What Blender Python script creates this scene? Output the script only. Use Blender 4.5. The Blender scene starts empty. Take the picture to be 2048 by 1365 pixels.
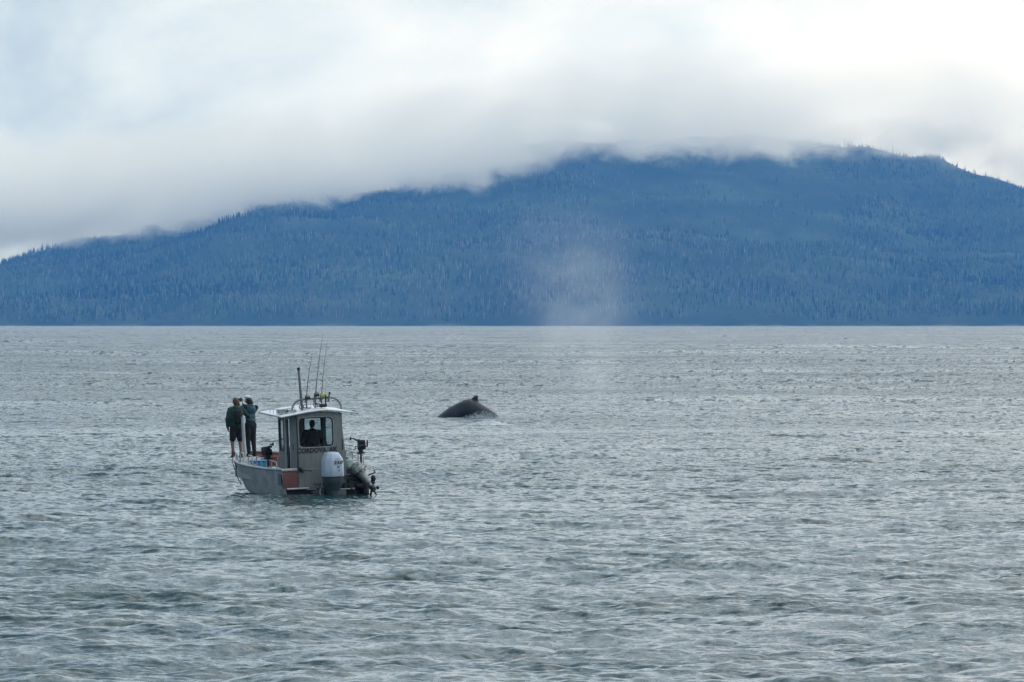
import bpy, bmesh, math, random
import numpy as np
from mathutils import Vector, Matrix, Euler

random.seed(7); rng = np.random.default_rng(11)
R = math.radians
scene = bpy.context.scene
COL = scene.collection

# ------------------------------------------------------------------ camera
CAM_H = 5.0
cam_d = bpy.data.cameras.new('camera'); cam = bpy.data.objects.new('camera', cam_d); COL.objects.link(cam)
cam_d.lens = 200.0; cam_d.sensor_width = 36.0
cam_d.clip_start = 1.0; cam_d.clip_end = 60000
cam.location = (0, 0, CAM_H)
cam.rotation_euler = (R(90 - 0.181), 0, 0)
scene.camera = cam

# ------------------------------------------------------------------ world: overcast sky
SUN_EL, SUN_AZ = R(46), R(55)            # azimuth measured from +Y towards +X
world = bpy.data.worlds.new('World'); scene.world = world; world.use_nodes = True
nt = world.node_tree; N = nt.nodes; L = nt.links; N.clear()
out = N.new('ShaderNodeOutputWorld')
sky = N.new('ShaderNodeTexSky'); sky.sky_type = 'NISHITA'; sky.sun_disc = False
sky.sun_elevation = SUN_EL; sky.sun_rotation = SUN_AZ; sky.dust_density = 2.0
bg_sky = N.new('ShaderNodeBackground'); bg_sky.inputs['Strength'].default_value = 0.12
L.new(sky.outputs[0], bg_sky.inputs['Color'])
tc = N.new('ShaderNodeTexCoord')
def wn(scale, detail, rough, sx, sy, sz, off):
    mp = N.new('ShaderNodeMapping'); mp.inputs['Scale'].default_value = (sx, sy, sz); mp.inputs['Location'].default_value = off
    L.new(tc.outputs['Generated'], mp.inputs['Vector'])
    n = N.new('ShaderNodeTexNoise'); n.inputs['Scale'].default_value = scale; n.inputs['Detail'].default_value = detail
    n.inputs['Roughness'].default_value = rough; n.inputs['Distortion'].default_value = 0.35
    L.new(mp.outputs[0], n.inputs['Vector']); return n.outputs['Fac']
def wmath(op, a, b=None, c=None, clamp=False):
    m = N.new('ShaderNodeMath'); m.operation = op; m.use_clamp = clamp
    for i, v in enumerate((a, b, c)):
        if v is None: continue
        if isinstance(v, (int, float)): m.inputs[i].default_value = v
        else: L.new(v, m.inputs[i])
    return m.outputs[0]
n1 = wn(17, 7, 0.58, 1, 1, 1.7, (0.604, 0.1, 0.330))
n2 = wn(2.2, 3, 0.5, 1, 1, 1.6, (3.1, 0.4, 0.2))
# direction towards the veiled sun brightens the cloud deck
dot = N.new('ShaderNodeVectorMath'); dot.operation = 'DOT_PRODUCT'
sd = (math.sin(SUN_AZ)*math.cos(SUN_EL), math.cos(SUN_AZ)*math.cos(SUN_EL), math.sin(SUN_EL))
L.new(tc.outputs['Generated'], dot.inputs[0]); dot.inputs[1].default_value = sd
glow = wmath('POWER', wmath('MAXIMUM', wmath('MULTIPLY_ADD', dot.outputs['Value'], 0.5, 0.5), 0.0), 4.0)
sep = N.new('ShaderNodeSeparateXYZ'); L.new(tc.outputs['Generated'], sep.inputs[0])
lr = wmath('MULTIPLY_ADD', sep.outputs['X'], 1.8, 0.08)
lr = wmath('MAXIMUM', wmath('MINIMUM', lr, 0.20), -0.14)
base = wmath('ADD', wmath('MULTIPLY_ADD', glow, 0.62, 0.52), wmath('MULTIPLY_ADD', n1, 1.3, -0.66))
base = wmath('ADD', base, wmath('MULTIPLY_ADD', n2, 0.40, -0.20))
base = wmath('ADD', base, lr)
ramp = N.new('ShaderNodeValToRGB')
ramp.color_ramp.elements[0].position = 0.30; ramp.color_ramp.elements[0].color = (0.42, 0.53, 0.67, 1)
ramp.color_ramp.elements[1].position = 0.95; ramp.color_ramp.elements[1].color = (0.92, 0.98, 1.10, 1)
e = ramp.color_ramp.elements.new(0.62); e.color = (0.69, 0.80, 0.95, 1)
L.new(base, ramp.inputs['Fac'])
bg_cl = N.new('ShaderNodeBackground')
# the deck is greyer blue overhead than at the horizon
tint = N.new('ShaderNodeMix'); tint.data_type = 'RGBA'; tint.blend_type = 'MULTIPLY'
L.new(wmath('MULTIPLY', sep.outputs['Z'], 4.5, clamp=True), tint.inputs[0]); L.new(ramp.outputs['Color'], tint.inputs[6]); tint.inputs[7].default_value = (0.70, 0.76, 0.77, 1)
L.new(tint.outputs[2], bg_cl.inputs['Color'])
L.new(wmath('MAXIMUM', wmath('MULTIPLY_ADD', glow, 0.30, 1.27), 0.5), bg_cl.inputs['Strength'])
mix = N.new('ShaderNodeMixShader'); mix.inputs[0].default_value = 0.96
L.new(bg_sky.outputs[0], mix.inputs[1]); L.new(bg_cl.outputs[0], mix.inputs[2]); L.new(mix.outputs[0], out.inputs['Surface'])

# ------------------------------------------------------------------ sun (through cloud)
sun_d = bpy.data.lights.new('sun', 'SUN'); sun = bpy.data.objects.new('sun', sun_d); COL.objects.link(sun)
sun_d.energy = 1.5; sun_d.angle = R(75); sun_d.color = (0.95, 0.98, 1.0)
sun.rotation_euler = Vector(sd).to_track_quat('Z', 'Y').to_euler()

# ------------------------------------------------------------------ render settings
vs = scene.view_settings
vs.view_transform = 'Standard'; vs.look = 'None'; vs.exposure = 0.0; vs.gamma = 1.0; vs.use_curve_mapping = False
scene.render.engine = 'CYCLES'
cy = scene.cycles
cy.use_denoising = True
try: cy.denoiser = 'OPENIMAGEDENOISE'
except Exception: pass
cy.max_bounces = 36; cy.diffuse_bounces = 3; cy.glossy_bounces = 3; cy.transmission_bounces = 4; cy.transparent_max_bounces = 12
cy.volume_bounces = 32; cy.volume_max_steps = 160; cy.volume_step_rate = 0.5
cy.caustics_reflective = False; cy.caustics_refractive = False

# ================================================================== helpers
def ma(nt, op, a, b=None, c=None, clamp=False):
    m = nt.nodes.new('ShaderNodeMath'); m.operation = op; m.use_clamp = clamp
    for i, v in enumerate((a, b, c)):
        if v is None: continue
        if isinstance(v, (int, float)): m.inputs[i].default_value = v
        else: nt.links.new(v, m.inputs[i])
    return m.outputs[0]

def material(name, c1, c2=None, rough=0.6, metal=0.0, scale=4.0, bump=0.0, bump_scale=20.0, detail=4, spec=0.5, streak=None, r2=None):
    m = bpy.data.materials.new(name); m.use_nodes = True
    t = m.node_tree; p = t.nodes['Principled BSDF']
    p.inputs['Roughness'].default_value = rough; p.inputs['Metallic'].default_value = metal
    p.inputs['Specular IOR Level'].default_value = spec
    co = t.nodes.new('ShaderNodeTexCoord')
    mp = t.nodes.new('ShaderNodeMapping'); t.links.new(co.outputs['Object'], mp.inputs['Vector'])
    if streak: mp.inputs['Scale'].default_value = streak
    n = t.nodes.new('ShaderNodeTexNoise'); n.inputs['Scale'].default_value = scale; n.inputs['Detail'].default_value = detail
    n.inputs['Roughness'].default_value = 0.62
    t.links.new(mp.outputs[0], n.inputs['Vector'])
    if c2 is None: c2 = tuple(min(1, v*0.72) for v in c1)
    rp = t.nodes.new('ShaderNodeValToRGB')
    rp.color_ramp.elements[0].position = 0.34; rp.color_ramp.elements[0].color = (*c2, 1)
    rp.color_ramp.elements[1].position = 0.62; rp.color_ramp.elements[1].color = (*c1, 1)
    t.links.new(n.outputs['Fac'], rp.inputs['Fac']); t.links.new(rp.outputs['Color'], p.inputs['Base Color'])
    if r2 is not None:
        t.links.new(ma(t, 'MULTIPLY_ADD', n.outputs['Fac'], (r2-rough)*2, rough-(r2-rough)*0.5, clamp=True), p.inputs['Roughness'])
    if bump > 0:
        b = t.nodes.new('ShaderNodeBump'); b.inputs['Strength'].default_value = bump; b.inputs['Distance'].default_value = 0.02
        n2 = t.nodes.new('ShaderNodeTexNoise'); n2.inputs['Scale'].default_value = bump_scale; n2.inputs['Detail'].default_value = 3
        t.links.new(mp.outputs[0], n2.inputs['Vector'])
        t.links.new(n2.outputs['Fac'], b.inputs['Height']); t.links.new(b.outputs[0], p.inputs['Normal'])
    return m

class MB:
    """collects shapes for ONE mesh"""
    def __init__(s): s.v = []; s.f = []
    def add(s, vs, fs):
        o = len(s.v); s.v += [tuple(v) for v in vs]; s.f += [tuple(i+o for i in f) for f in fs]; return s
    def box(s, a, b, mat=None):
        x0, y0, z0 = a; x1, y1, z1 = b
        vs = [(x0,y0,z0),(x1,y0,z0),(x1,y1,z0),(x0,y1,z0),(x0,y0,z1),(x1,y0,z1),(x1,y1,z1),(x0,y1,z1)]
        if mat is not None: vs = [mat @ Vector(v) for v in vs]
        return s.add(vs, [(0,3,2,1),(4,5,6,7),(0,1,5,4),(1,2,6,5),(2,3,7,6),(3,0,4,7)])
    def prism(s, pts, z0, z1, axis='z'):
        """pts: 2D outline, extruded along axis"""
        n = len(pts)
        def P(p, z):
            if axis == 'z': return (p[0], p[1], z)
            if axis == 'y': return (p[0], z, p[1])
            return (z, p[0], p[1])
        vs = [P(p, z0) for p in pts] + [P(p, z1) for p in pts]
        fs = [tuple(range(n))[::-1], tuple(range(n, 2*n))] + [(i, (i+1) % n, (i+1) % n + n, i+n) for i in range(n)]
        return s.add(vs, fs)
    def tube(s, pts, r, seg=10, closed=False, cap=True):
        pts = [Vector(p) for p in pts]; n = len(pts)
        rs = r if isinstance(r, (list, tuple)) else [r]*n
        vs = []; up = None
        for i, p in enumerate(pts):
            if closed: d = pts[(i+1) % n] - pts[i-1]
            else: d = pts[min(i+1, n-1)] - pts[max(i-1, 0)]
            d.normalize()
            if up is None:
                up = Vector((0,0,1)) if abs(d.z) < 0.9 else Vector((1,0,0))
            a = d.cross(up)
            if a.length < 1e-4: a = d.cross(Vector((0,1,0)))
            a.normalize(); b = a.cross(d).normalized(); up = b
            for k in range(seg):
                t = 2*math.pi*k/seg
                vs.append(p + a*(math.cos(t)*rs[i]) + b*(math.sin(t)*rs[i]))
        fs = []
        m = n if closed else n-1
        for i in range(m):
            for k in range(seg):
                j = (i+1) % n
                fs.append((i*seg+k, i*seg+(k+1) % seg, j*seg+(k+1) % seg, j*seg+k))
        if cap and not closed:
            fs.append(tuple(range(seg))[::-1]); fs.append(tuple((n-1)*seg+k for k in range(seg)))
        return s.add(vs, fs)
    def ell(s, c, r, seg=14, rings=9, rot=None):
        c = Vector(c); r = (r, r, r) if isinstance(r, (int, float)) else r
        M = Euler(rot).to_matrix() if rot else Matrix.Identity(3)
        vs = []
        for i in range(rings+1):
            ph = math.pi*i/rings
            for k in range(seg):
                t = 2*math.pi*k/seg
                vs.append(c + M @ Vector((r[0]*math.sin(ph)*math.cos(t), r[1]*math.sin(ph)*math.sin(t), r[2]*math.cos(ph))))
        fs = [(i*seg+k, (i+1)*seg+k, (i+1)*seg+(k+1) % seg, i*seg+(k+1) % seg) for i in range(rings) for k in range(seg)]
        return s.add(vs, fs)
    def loft(s, rings, cap=True, closed=True):
        n = len(rings[0]); vs = [p for r in rings for p in r]
        fs = []
        for i in range(len(rings)-1):
            for k in range(n if closed else n-1):
                fs.append((i*n+k, i*n+(k+1) % n, (i+1)*n+(k+1) % n, (i+1)*n+k))
        if cap:
            fs.append(tuple(range(n))[::-1]); fs.append(tuple((len(rings)-1)*n+k for k in range(n)))
        return s.add(vs, fs)
    def xf(s, M):
        s.v = [tuple(M @ Vector(v)) for v in s.v]; return s
    def build(s, name, mat, parent=None, smooth=False, bevel=0, angle=35, recalc=True):
        me = bpy.data.meshes.new(name); me.from_pydata(s.v, [], s.f); me.validate()
        bm = bmesh.new(); bm.from_mesh(me)
        bmesh.ops.remove_doubles(bm, verts=bm.verts, dist=1e-5)
        if recalc: bmesh.ops.recalc_face_normals(bm, faces=bm.faces)
        if bevel > 0:
            es = [e for e in bm.edges if len(e.link_faces) == 2 and e.calc_face_angle(0) > R(25)]
            bmesh.ops.bevel(bm, geom=es, offset=bevel, segments=2, profile=0.5, affect='EDGES', clamp_overlap=True)
        if smooth or bevel > 0:
            for f in bm.faces: f.smooth = True
            for e in bm.edges:
                if len(e.link_faces) == 2 and e.calc_face_angle(0) > R(angle): e.smooth = False
        bm.to_mesh(me); bm.free()
        o = bpy.data.objects.new(name, me); COL.objects.link(o); me.materials.append(mat)
        if parent: o.parent = parent
        return o

def remeshed(name, mb, mat, parent=None, voxel=0.02, smooth=4, disp=0.0, dscale=6):
    """union of overlapping closed shapes grown into ONE continuous skin"""
    me = bpy.data.meshes.new(name); me.from_pydata(mb.v, [], mb.f)
    bm = bmesh.new(); bm.from_mesh(me); bmesh.ops.remove_doubles(bm, verts=bm.verts, dist=1e-6)
    bmesh.ops.recalc_face_normals(bm, faces=bm.faces); bm.to_mesh(me); bm.free()
    t = bpy.data.objects.new('tmp', me); COL.objects.link(t)
    md = t.modifiers.new('r', 'REMESH'); md.mode = 'VOXEL'; md.voxel_size = voxel; md.use_smooth_shade = True
    if smooth:
        s = t.modifiers.new('s', 'SMOOTH'); s.iterations = smooth; s.factor = 0.5
    dg = bpy.context.evaluated_depsgraph_get(); dg.update()
    m2 = bpy.data.meshes.new_from_object(t.evaluated_get(dg)); bpy.data.objects.remove(t)
    m2.name = name
    if disp:
        from mathutils import noise
        nn = [v.normal.copy() for v in m2.vertices]
        for v, q in zip(m2.vertices, nn):
            v.co += q * (noise.fractal(Vector(v.co)*dscale, 1.0, 2.0, 3) * disp)
    m2.materials.clear(); m2.materials.append(mat)
    m2.polygons.foreach_set('use_smooth', [True]*len(m2.polygons))
    o = bpy.data.objects.new(name, m2); COL.objects.link(o)
    if parent: o.parent = parent
    return o

def limb(mb, pts, rs, flat=1.0):
    """tapered capsule chain"""
    for i in range(len(pts)-1):
        a, b = Vector(pts[i]), Vector(pts[i+1])
        mb.tube([a, a.lerp(b, .5), b], [rs[i], (rs[i]+rs[i+1])/2, rs[i+1]], seg=14)
    for p, r in zip(pts, rs): mb.ell(p, r*1.0, 14, 8)
    return mb

def tag(o, label=None, cat=None, group=None, kind=None):
    if label: o['label'] = label
    if cat: o['category'] = cat
    if group: o['group'] = group
    if kind: o['kind'] = kind
    return o
def empty(name, loc=(0,0,0), rot=(0,0,0)):
    o = bpy.data.objects.new(name, None); COL.objects.link(o); o.location = loc; o.rotation_euler = rot
    o.empty_display_size = 0.2
    return o
def np_mesh(name, verts, faces, mat, smooth=True):
    me = bpy.data.meshes.new(name)
    nv, nf = len(verts), len(faces); k = faces.shape[1]
    me.vertices.add(nv); me.vertices.foreach_set('co', verts.astype(np.float32).ravel())
    me.loops.add(nf*k); me.loops.foreach_set('vertex_index', faces.astype(np.int32).ravel())
    me.polygons.add(nf); me.polygons.foreach_set('loop_start', np.arange(0, nf*k, k, dtype=np.int32))
    me.polygons.foreach_set('use_smooth', np.full(nf, smooth))
    me.update(calc_edges=True)
    me.materials.append(mat)
    o = bpy.data.objects.new(name, me); COL.objects.link(o); return o

# ================================================================== THE SEA
def fft_tile(L0, n, lmin, lmax, rms_slope, wind, seed, spread=2.0):
    g = np.random.default_rng(seed)
    k1 = np.fft.fftfreq(n, d=L0/n)*2*np.pi
    kx, ky = np.meshgrid(k1, k1, indexing='xy'); k = np.hypot(kx, ky); k[0, 0] = 1
    kmin, kmax = 2*np.pi/lmax, 2*np.pi/lmin
    w = np.exp(-(kmin/k)**2*0.7) * np.exp(-(k/kmax)**2)
    S = k**-3.9 * w
    cs = (kx*wind[0]+ky*wind[1])/k
    S *= (0.12 + np.abs(cs)**(2*spread))
    S[0, 0] = 0
    a = (g.normal(size=(n, n)) + 1j*g.normal(size=(n, n)))*np.sqrt(S)
    h = np.fft.ifft2(a); hr = h.real
    A = np.fft.fft2(hr)
    sx = np.fft.ifft2(1j*kx*A).real; sy = np.fft.ifft2(1j*ky*A).real
    f = rms_slope/np.sqrt((sx**2+sy**2).mean())
    dx = np.fft.ifft2(-1j*kx/k*A).real*f; dy = np.fft.ifft2(-1j*ky/k*A).real*f
    return dict(L=L0, n=n, h=hr*f, sx=sx*f, sy=sy*f, dx=dx, dy=dy, l=lmax)
def samp(t, key, x, y):
    n = t['n']; u = (x/t['L'])*n; v = (y/t['L'])*n
    i = np.floor(u).astype(np.int64); j = np.floor(v).astype(np.int64); fu = u-i; fv = v-j
    A = t[key]; i0, i1, j0, j1 = i % n, (i+1) % n, j % n, (j+1) % n
    return (A[j0, i0]*(1-fu)*(1-fv) + A[j0, i1]*fu*(1-fv) + A[j1, i0]*(1-fu)*fv + A[j1, i1]*fu*fv)
wv = np.array([0.30, -0.954])
tiles = [fft_tile(113.0, 1024, 0.6, 3.6, 0.098, wv, 3, 1.5), fft_tile(29.3, 1024, 0.15, 1.2, 0.145, wv, 5, 1.0),
         fft_tile(487.0, 512, 8.0, 40.0, 0.026, wv, 9, 2.0)]

# choose the swell's phase so that boat and whale float at mean level
g_ = np.random.default_rng(1); best_ = None
pr_ = np.array([[-5.4,164.7],[-6.6,164.2],[-4,165],[-6.5,166],[-8,170.5],[-6,158],[-4,160],[-2.3,304.5],[-3.5,304],[-1,304],[-2.3,300]])
for _ in range(3000):
    o_ = g_.uniform(0, 487, 2); v_ = samp(tiles[2], 'h', pr_[:, 0]+o_[0], pr_[:, 1]+o_[1]); c_ = np.abs(v_+.035).max()
    if best_ is None or c_ < best_[0]: best_ = (c_, o_)
tiles[2]['h'] = np.roll(tiles[2]['h'], (-int(best_[1][1]/487*512), -int(best_[1][0]/487*512)), (0, 1))
for k_ in ('sx', 'sy', 'dx', 'dy'): tiles[2][k_] = np.roll(tiles[2][k_], (-int(best_[1][1]/487*512), -int(best_[1][0]/487*512)), (0, 1))
def sea_surface():
    # level-of-detail sheet: rows get wider apart with distance, columns fan out
    SH = 10150.0
    q = np.linspace(1/70.0, 1/SH, 1150)              # even steps in 1/distance
    rows = 1/q
    rows = np.concatenate([[24, 30, 36, 42, 48, 54, 58, 62, 66], rows])
    fine = np.linspace(-0.106, 0.106, 841)
    wing = 0.106*np.exp(np.linspace(0, 3.4, 46)[1:])
    cols = np.concatenate([-wing[::-1], fine, wing])
    T, D = np.meshgrid(cols, rows)
    # jitter rows so crests never line up in rows of the grid
    X = T*D; Y = D.copy()
    spacing = D*0.212/840
    wing_f = np.clip((0.30-np.abs(T))/0.19, 0, 1)
    z = np.zeros_like(X); nx = np.zeros_like(X); ny = np.zeros_like(X); DX = np.zeros_like(X); DY = np.zeros_like(X)
    # broad patches where the wind roughens the water more or less
    patch = 1 + 0.30*np.sin(X*0.013+np.sin(Y*0.006)*2)*np.sin(Y*0.011+X*0.004+1.3)
    # a few calm lanes lie across the water
    for y0, w_, a_, m_, x0, xs in ((152, 3.2, .55, 2.2, 8, 14), (160, 1.8, .35, 1.5, -2, 9), (262, 7, .6, 5, 6, 30), (236, 4, .4, 3, 30, 18), (410, 16, .45, 12, -30, 60), (830, 60, .5, 40, 0, 300)):
        yc = y0 + m_*np.sin(X*(6.0/xs)+y0)
        patch = patch*(1-a_*np.exp(-((Y-yc)/w_)**2)*np.exp(-((X-x0)/(xs*1.3))**2))
    for t, lm in zip(tiles, (2.4, 0.55, 14.0)):
        fade = np.clip((lm*0.7/spacing - 1.0)/1.0, 0, 1)*patch
        fade = fade*np.where(np.abs(T) > 0.106, wing_f, 1)
        # rows lie further apart than the short waves far off: keep the full steepness there
        k = 1+1.1*np.clip((D-(90 if lm < 1 else 300))/(150 if lm < 1 else 500), 0, 1)*(lm < 5)
        z += samp(t, 'h', X, Y)*fade; nx += samp(t, 'sx', X, Y)*fade*k; ny += samp(t, 'sy', X, Y)*fade*k
        if lm < 5:
            near = np.clip((220-D)/120, 0, 1)
            DX += samp(t, 'dx', X, Y)*fade*near*0.75; DY += samp(t, 'dy', X, Y)*fade*near*0.75
    X2 = X+DX; Y2 = Y+DY
    V = np.stack([X2, Y2, z], -1).reshape(-1, 3)
    nr, nc = X.shape
    idx = np.arange(nr*nc).reshape(nr, nc)
    F = np.stack([idx[:-1, :-1], idx[:-1, 1:], idx[1:, 1:], idx[1:, :-1]], -1).reshape(-1, 4)
    # the sheet goes on all round, calmer and lower, so that no edge shows from another position
    b = len(V); V = np.vstack([V, [[-9000, -2500, -.45], [9000, -2500, -.45], [9000, 10150, -.45], [-9000, 10150, -.45]]])
    F = np.vstack([F, [[b, b+1, b+2, b+3]]])
    nrm = np.stack([-nx, -ny, np.ones_like(nx)], -1).reshape(-1, 3)
    nrm /= np.linalg.norm(nrm, axis=1)[:, None]
    nrm = np.vstack([nrm, [[0, 0, 1]]*4])
    return V, F, nrm

wm = bpy.data.materials.new('sea_water'); wm.use_nodes = True
t = wm.node_tree; p = t.nodes['Principled BSDF']
p.inputs['Base Color'].default_value = (0.009, 0.038, 0.040, 1)
p.inputs['IOR'].default_value = 1.333; p.inputs['Roughness'].default_value = 0.07
geo = t.nodes.new('ShaderNodeNewGeometry')
def vnoise(scale_xyz, detail, rough=0.55):
    mp = t.nodes.new('ShaderNodeMapping'); mp.inputs['Scale'].default_value = scale_xyz; mp.inputs['Rotation'].default_value = (0, 0, R(-8))
    t.links.new(geo.outputs['Position'], mp.inputs['Vector'])
    n = t.nodes.new('ShaderNodeTexNoise'); n.inputs['Scale'].default_value = 1.0; n.inputs['Detail'].default_value = detail; n.inputs['Roughness'].default_value = rough
    t.links.new(mp.outputs[0], n.inputs['Vector']); return n
def vm(op, a, b):
    m = t.nodes.new('ShaderNodeVectorMath'); m.operation = op
    for i, v in enumerate((a, b)):
        if isinstance(v, tuple): m.inputs[i].default_value = v
        elif isinstance(v, (int, float)): m.inputs['Scale'].default_value = v
        else: t.links.new(v, m.inputs['Scale'] if (op == 'SCALE' and i == 1) else m.inputs[i])
    return m.outputs[0]
fineN = vnoise((3.2, 5.2, 1), 5, 0.75)            # ripples, 0.05 to 0.5 m
midN = vnoise((0.16, 0.45, 1), 4, 0.65)           # wavelets the sheet cannot carry far off
slick = vnoise((0.004, 0.030, 1), 3, 0.6)         # wind lanes and slicks
slick2 = vnoise((0.03, 0.10, 1), 2, 0.5)
amp = ma(t, 'MULTIPLY_ADD', slick.outputs['Fac'], 2.6, -0.55)
amp = ma(t, 'MULTIPLY', amp, ma(t, 'MULTIPLY_ADD', slick2.outputs['Fac'], 1.2, 0.4))
amp = ma(t, 'MAXIMUM', amp, 0.12)
psep = t.nodes.new('ShaderNodeSeparateXYZ'); t.links.new(geo.outputs['Position'], psep.inputs[0])
# the modelled waves lose their shortest ripples with distance; the fine relief takes them over
far = ma(t, 'MULTIPLY_ADD', ma(t, 'MULTIPLY_ADD', psep.outputs['Y'], 1/320.0, -90/320.0, clamp=True), 1.9, 1.0)
s1 = vm('SCALE', vm('SUBTRACT', fineN.outputs['Color'], (0.5, 0.5, 0.5)), ma(t, 'MULTIPLY', ma(t, 'MULTIPLY', amp, far), 1.75))
s2 = vm('SCALE', vm('SUBTRACT', midN.outputs['Color'], (0.5, 0.5, 0.5)), ma(t, 'MULTIPLY', amp, 1.5))
s = vm('MULTIPLY', vm('ADD', s1, s2), (0.9, 1.0, 0.0))
nn = t.nodes.new('ShaderNodeVectorMath'); nn.operation = 'NORMALIZE'
t.links.new(vm('ADD', geo.outputs['Normal'], s), nn.inputs[0])
# a wavelet face tilted out of sight is hidden by the one before it: fold its normal back into view
dv = t.nodes.new('ShaderNodeVectorMath'); dv.operation = 'DOT_PRODUCT'; t.links.new(nn.outputs[0], dv.inputs[0]); t.links.new(geo.outputs['Incoming'], dv.inputs[1])
fold = ma(t, 'MULTIPLY', ma(t, 'MINIMUM', dv.outputs['Value'], 0.0), -2.0)
nf = t.nodes.new('ShaderNodeVectorMath'); nf.operation = 'NORMALIZE'
t.links.new(vm('ADD', nn.outputs[0], vm('SCALE', geo.outputs['Incoming'], fold)), nf.inputs[0])
t.links.new(nf.outputs[0], p.inputs['Normal'])

V, F, nrm = sea_surface()
sea = np_mesh('sea', V, F, wm)
sea.data.normals_split_custom_set_from_vertices(nrm.tolist())
tag(sea, kind='structure')

# ================================================================== MOUNTAIN
def interp(pts, x):
    xs, ys = zip(*pts); return np.interp(x, xs, ys)
def smooth_noise(x, y, seed, base, octs, H=0.5):
    g = np.random.default_rng(seed); out = np.zeros_like(x); a = 1.0; lam = base
    for o in range(octs):
        for _ in range(5):
            th = g.uniform(0, 2*np.pi); ph = g.uniform(0, 2*np.pi); l = lam*g.uniform(.7, 1.4)
            out += a*np.sin((x*np.cos(th)+y*np.sin(th))*2*np.pi/l+ph)/2.4
        a *= H; lam *= 0.5
    return out
PXM = 12500/11378.0
RIDGE = [(-1100, 20), (-700, 40), (-300, 90), (0, 122), (60, 143), (120, 166), (200, 192), (300, 222), (400, 244), (600, 300), (800, 345),
         (1000, 380), (1200, 408), (1400, 418), (1550, 408), (1640, 398), (1700, 397), (1790, 385), (1880, 362), (1960, 324), (2048, 298),
         (2300, 262), (2700, 200), (3300, 120)]
RX = [((px-1024)*PXM, h) for px, h in RIDGE]
def ground_h(x, y):
    r = interp(RX, x) + 5*np.sin(x*0.021+.6)*np.sin(x*0.0077) + 3.5*np.sin(x*0.047+2) + 7*np.sin(x*0.0115+1.1)
    k = np.ones(9)/9
    u = (y-10020)/2500.0
    # left: one convex flank; right: wooded foothill, a hollow behind it, then the steep upper face
    conv = np.clip(u, 0, 1)**0.80
    w = 1/(1+np.exp(-(x-150)/170.0))
    foot = 150 + 18*np.sin(x*0.0042+1.0) + 9*np.sin(x*0.011)
    uf = 0.40
    a = foot*np.clip(u/uf, 0, 1)**0.72
    b = np.clip((u-uf)/(1-uf), 0, 1)
    right = a + np.where(u > uf, (r-foot)*b**1.25 - 10*np.sin(np.clip(b*3, 0, 1)*np.pi), 0)
    h = conv*r*(1-w) + right*w
    h = np.where(u > 1, r*(1-0.12*(u-1)), h)
    amp = np.clip(u*4, 0, 1)
    h = h + amp*(smooth_noise(x, y*0.6, 21, 620, 5, 0.58)*11)*np.clip(1-np.clip(u-0.8, 0, .2)*4, 0.15, 1)
    return np.where(u < 0, -1.5+u*40, np.maximum(h, -0.5) + np.clip(u*60, 0, 1)*1.2 + np.clip(u*200,0,1)*np.clip(1-u*8,0,1)*(.7+1.0*np.sin(x*.017)*np.sin(x*.0053+1)))
gx = np.linspace(-3200, 3200, 520); gy = np.concatenate([[9700], np.linspace(10000, 13300, 260)])
GX, GY = np.meshgrid(gx, gy); GZ = ground_h(GX, GY)
GZ = np.maximum(GZ, -2.0)
idx = np.arange(GX.size).reshape(GX.shape)
F = np.stack([idx[:-1, :-1], idx[:-1, 1:], idx[1:, 1:], idx[1:, :-1]], -1).reshape(-1, 4)
gm = bpy.data.materials.new('mountain_ground'); gm.use_nodes = True
t = gm.node_tree; p = t.nodes['Principled BSDF']; p.inputs['Roughness'].default_value = 0.95; p.inputs['Specular IOR Level'].default_value = 0.1
geo = t.nodes.new('ShaderNodeNewGeometry')
n = t.nodes.new('ShaderNodeTexNoise'); n.inputs['Scale'].default_value = 0.006; n.inputs['Detail'].default_value = 7; n.inputs['Roughness'].default_value = 0.65
t.links.new(geo.outputs['Position'], n.inputs['Vector'])
rp = t.nodes.new('ShaderNodeValToRGB'); cr = rp.color_ramp
cr.elements[0].position = 0.40; cr.elements[0].color = (0.010, 0.018, 0.010, 1)
cr.elements[1].position = 0.66; cr.elements[1].color = (0.038, 0.062, 0.028, 1)
e = cr.elements.new(0.53); e.color = (0.022, 0.036, 0.018, 1)
t.links.new(n.outputs['Fac'], rp.inputs['Fac'])
# pale broken beach along the waterline
sz_ = t.nodes.new('ShaderNodeSeparateXYZ'); t.links.new(geo.outputs['Position'], sz_.inputs[0])
nb_ = t.nodes.new('ShaderNodeTexNoise'); nb_.inputs['Scale'].default_value = .012; nb_.inputs['Detail'].default_value = 6; nb_.inputs['Roughness'].default_value = .7; t.links.new(geo.outputs['Position'], nb_.inputs['Vector'])
bm1 = ma(t, 'MULTIPLY', ma(t, 'MULTIPLY_ADD', sz_.outputs['Z'], -1.0, 3.6, clamp=True), ma(t, 'MULTIPLY_ADD', nb_.outputs['Fac'], 9, -4.4, clamp=True))
mb1 = t.nodes.new('ShaderNodeMix'); mb1.data_type = 'RGBA'; t.links.new(bm1, mb1.inputs[0]); t.links.new(rp.outputs['Color'], mb1.inputs[6]); mb1.inputs[7].default_value = (.085,.10,.08,1)
t.links.new(mb1.outputs[2], p.inputs['Base Color'])
mountain = np_mesh('mountain', np.stack([GX, GY, GZ], -1).reshape(-1, 3), F, gm)
tag(mountain, kind='structure')

# forest: tens of thousands of conifers and grey snags in one object
fm = bpy.data.materials.new('conifer_foliage'); fm.use_nodes = True
t = fm.node_tree; p = t.nodes['Principled BSDF']; p.inputs['Roughness'].default_value = 0.9; p.inputs['Specular IOR Level'].default_value = 0.1
at = t.nodes.new('ShaderNodeAttribute'); at.attribute_name = 'tint'
t.links.new(at.outputs['Color'], p.inputs['Base Color'])

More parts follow.
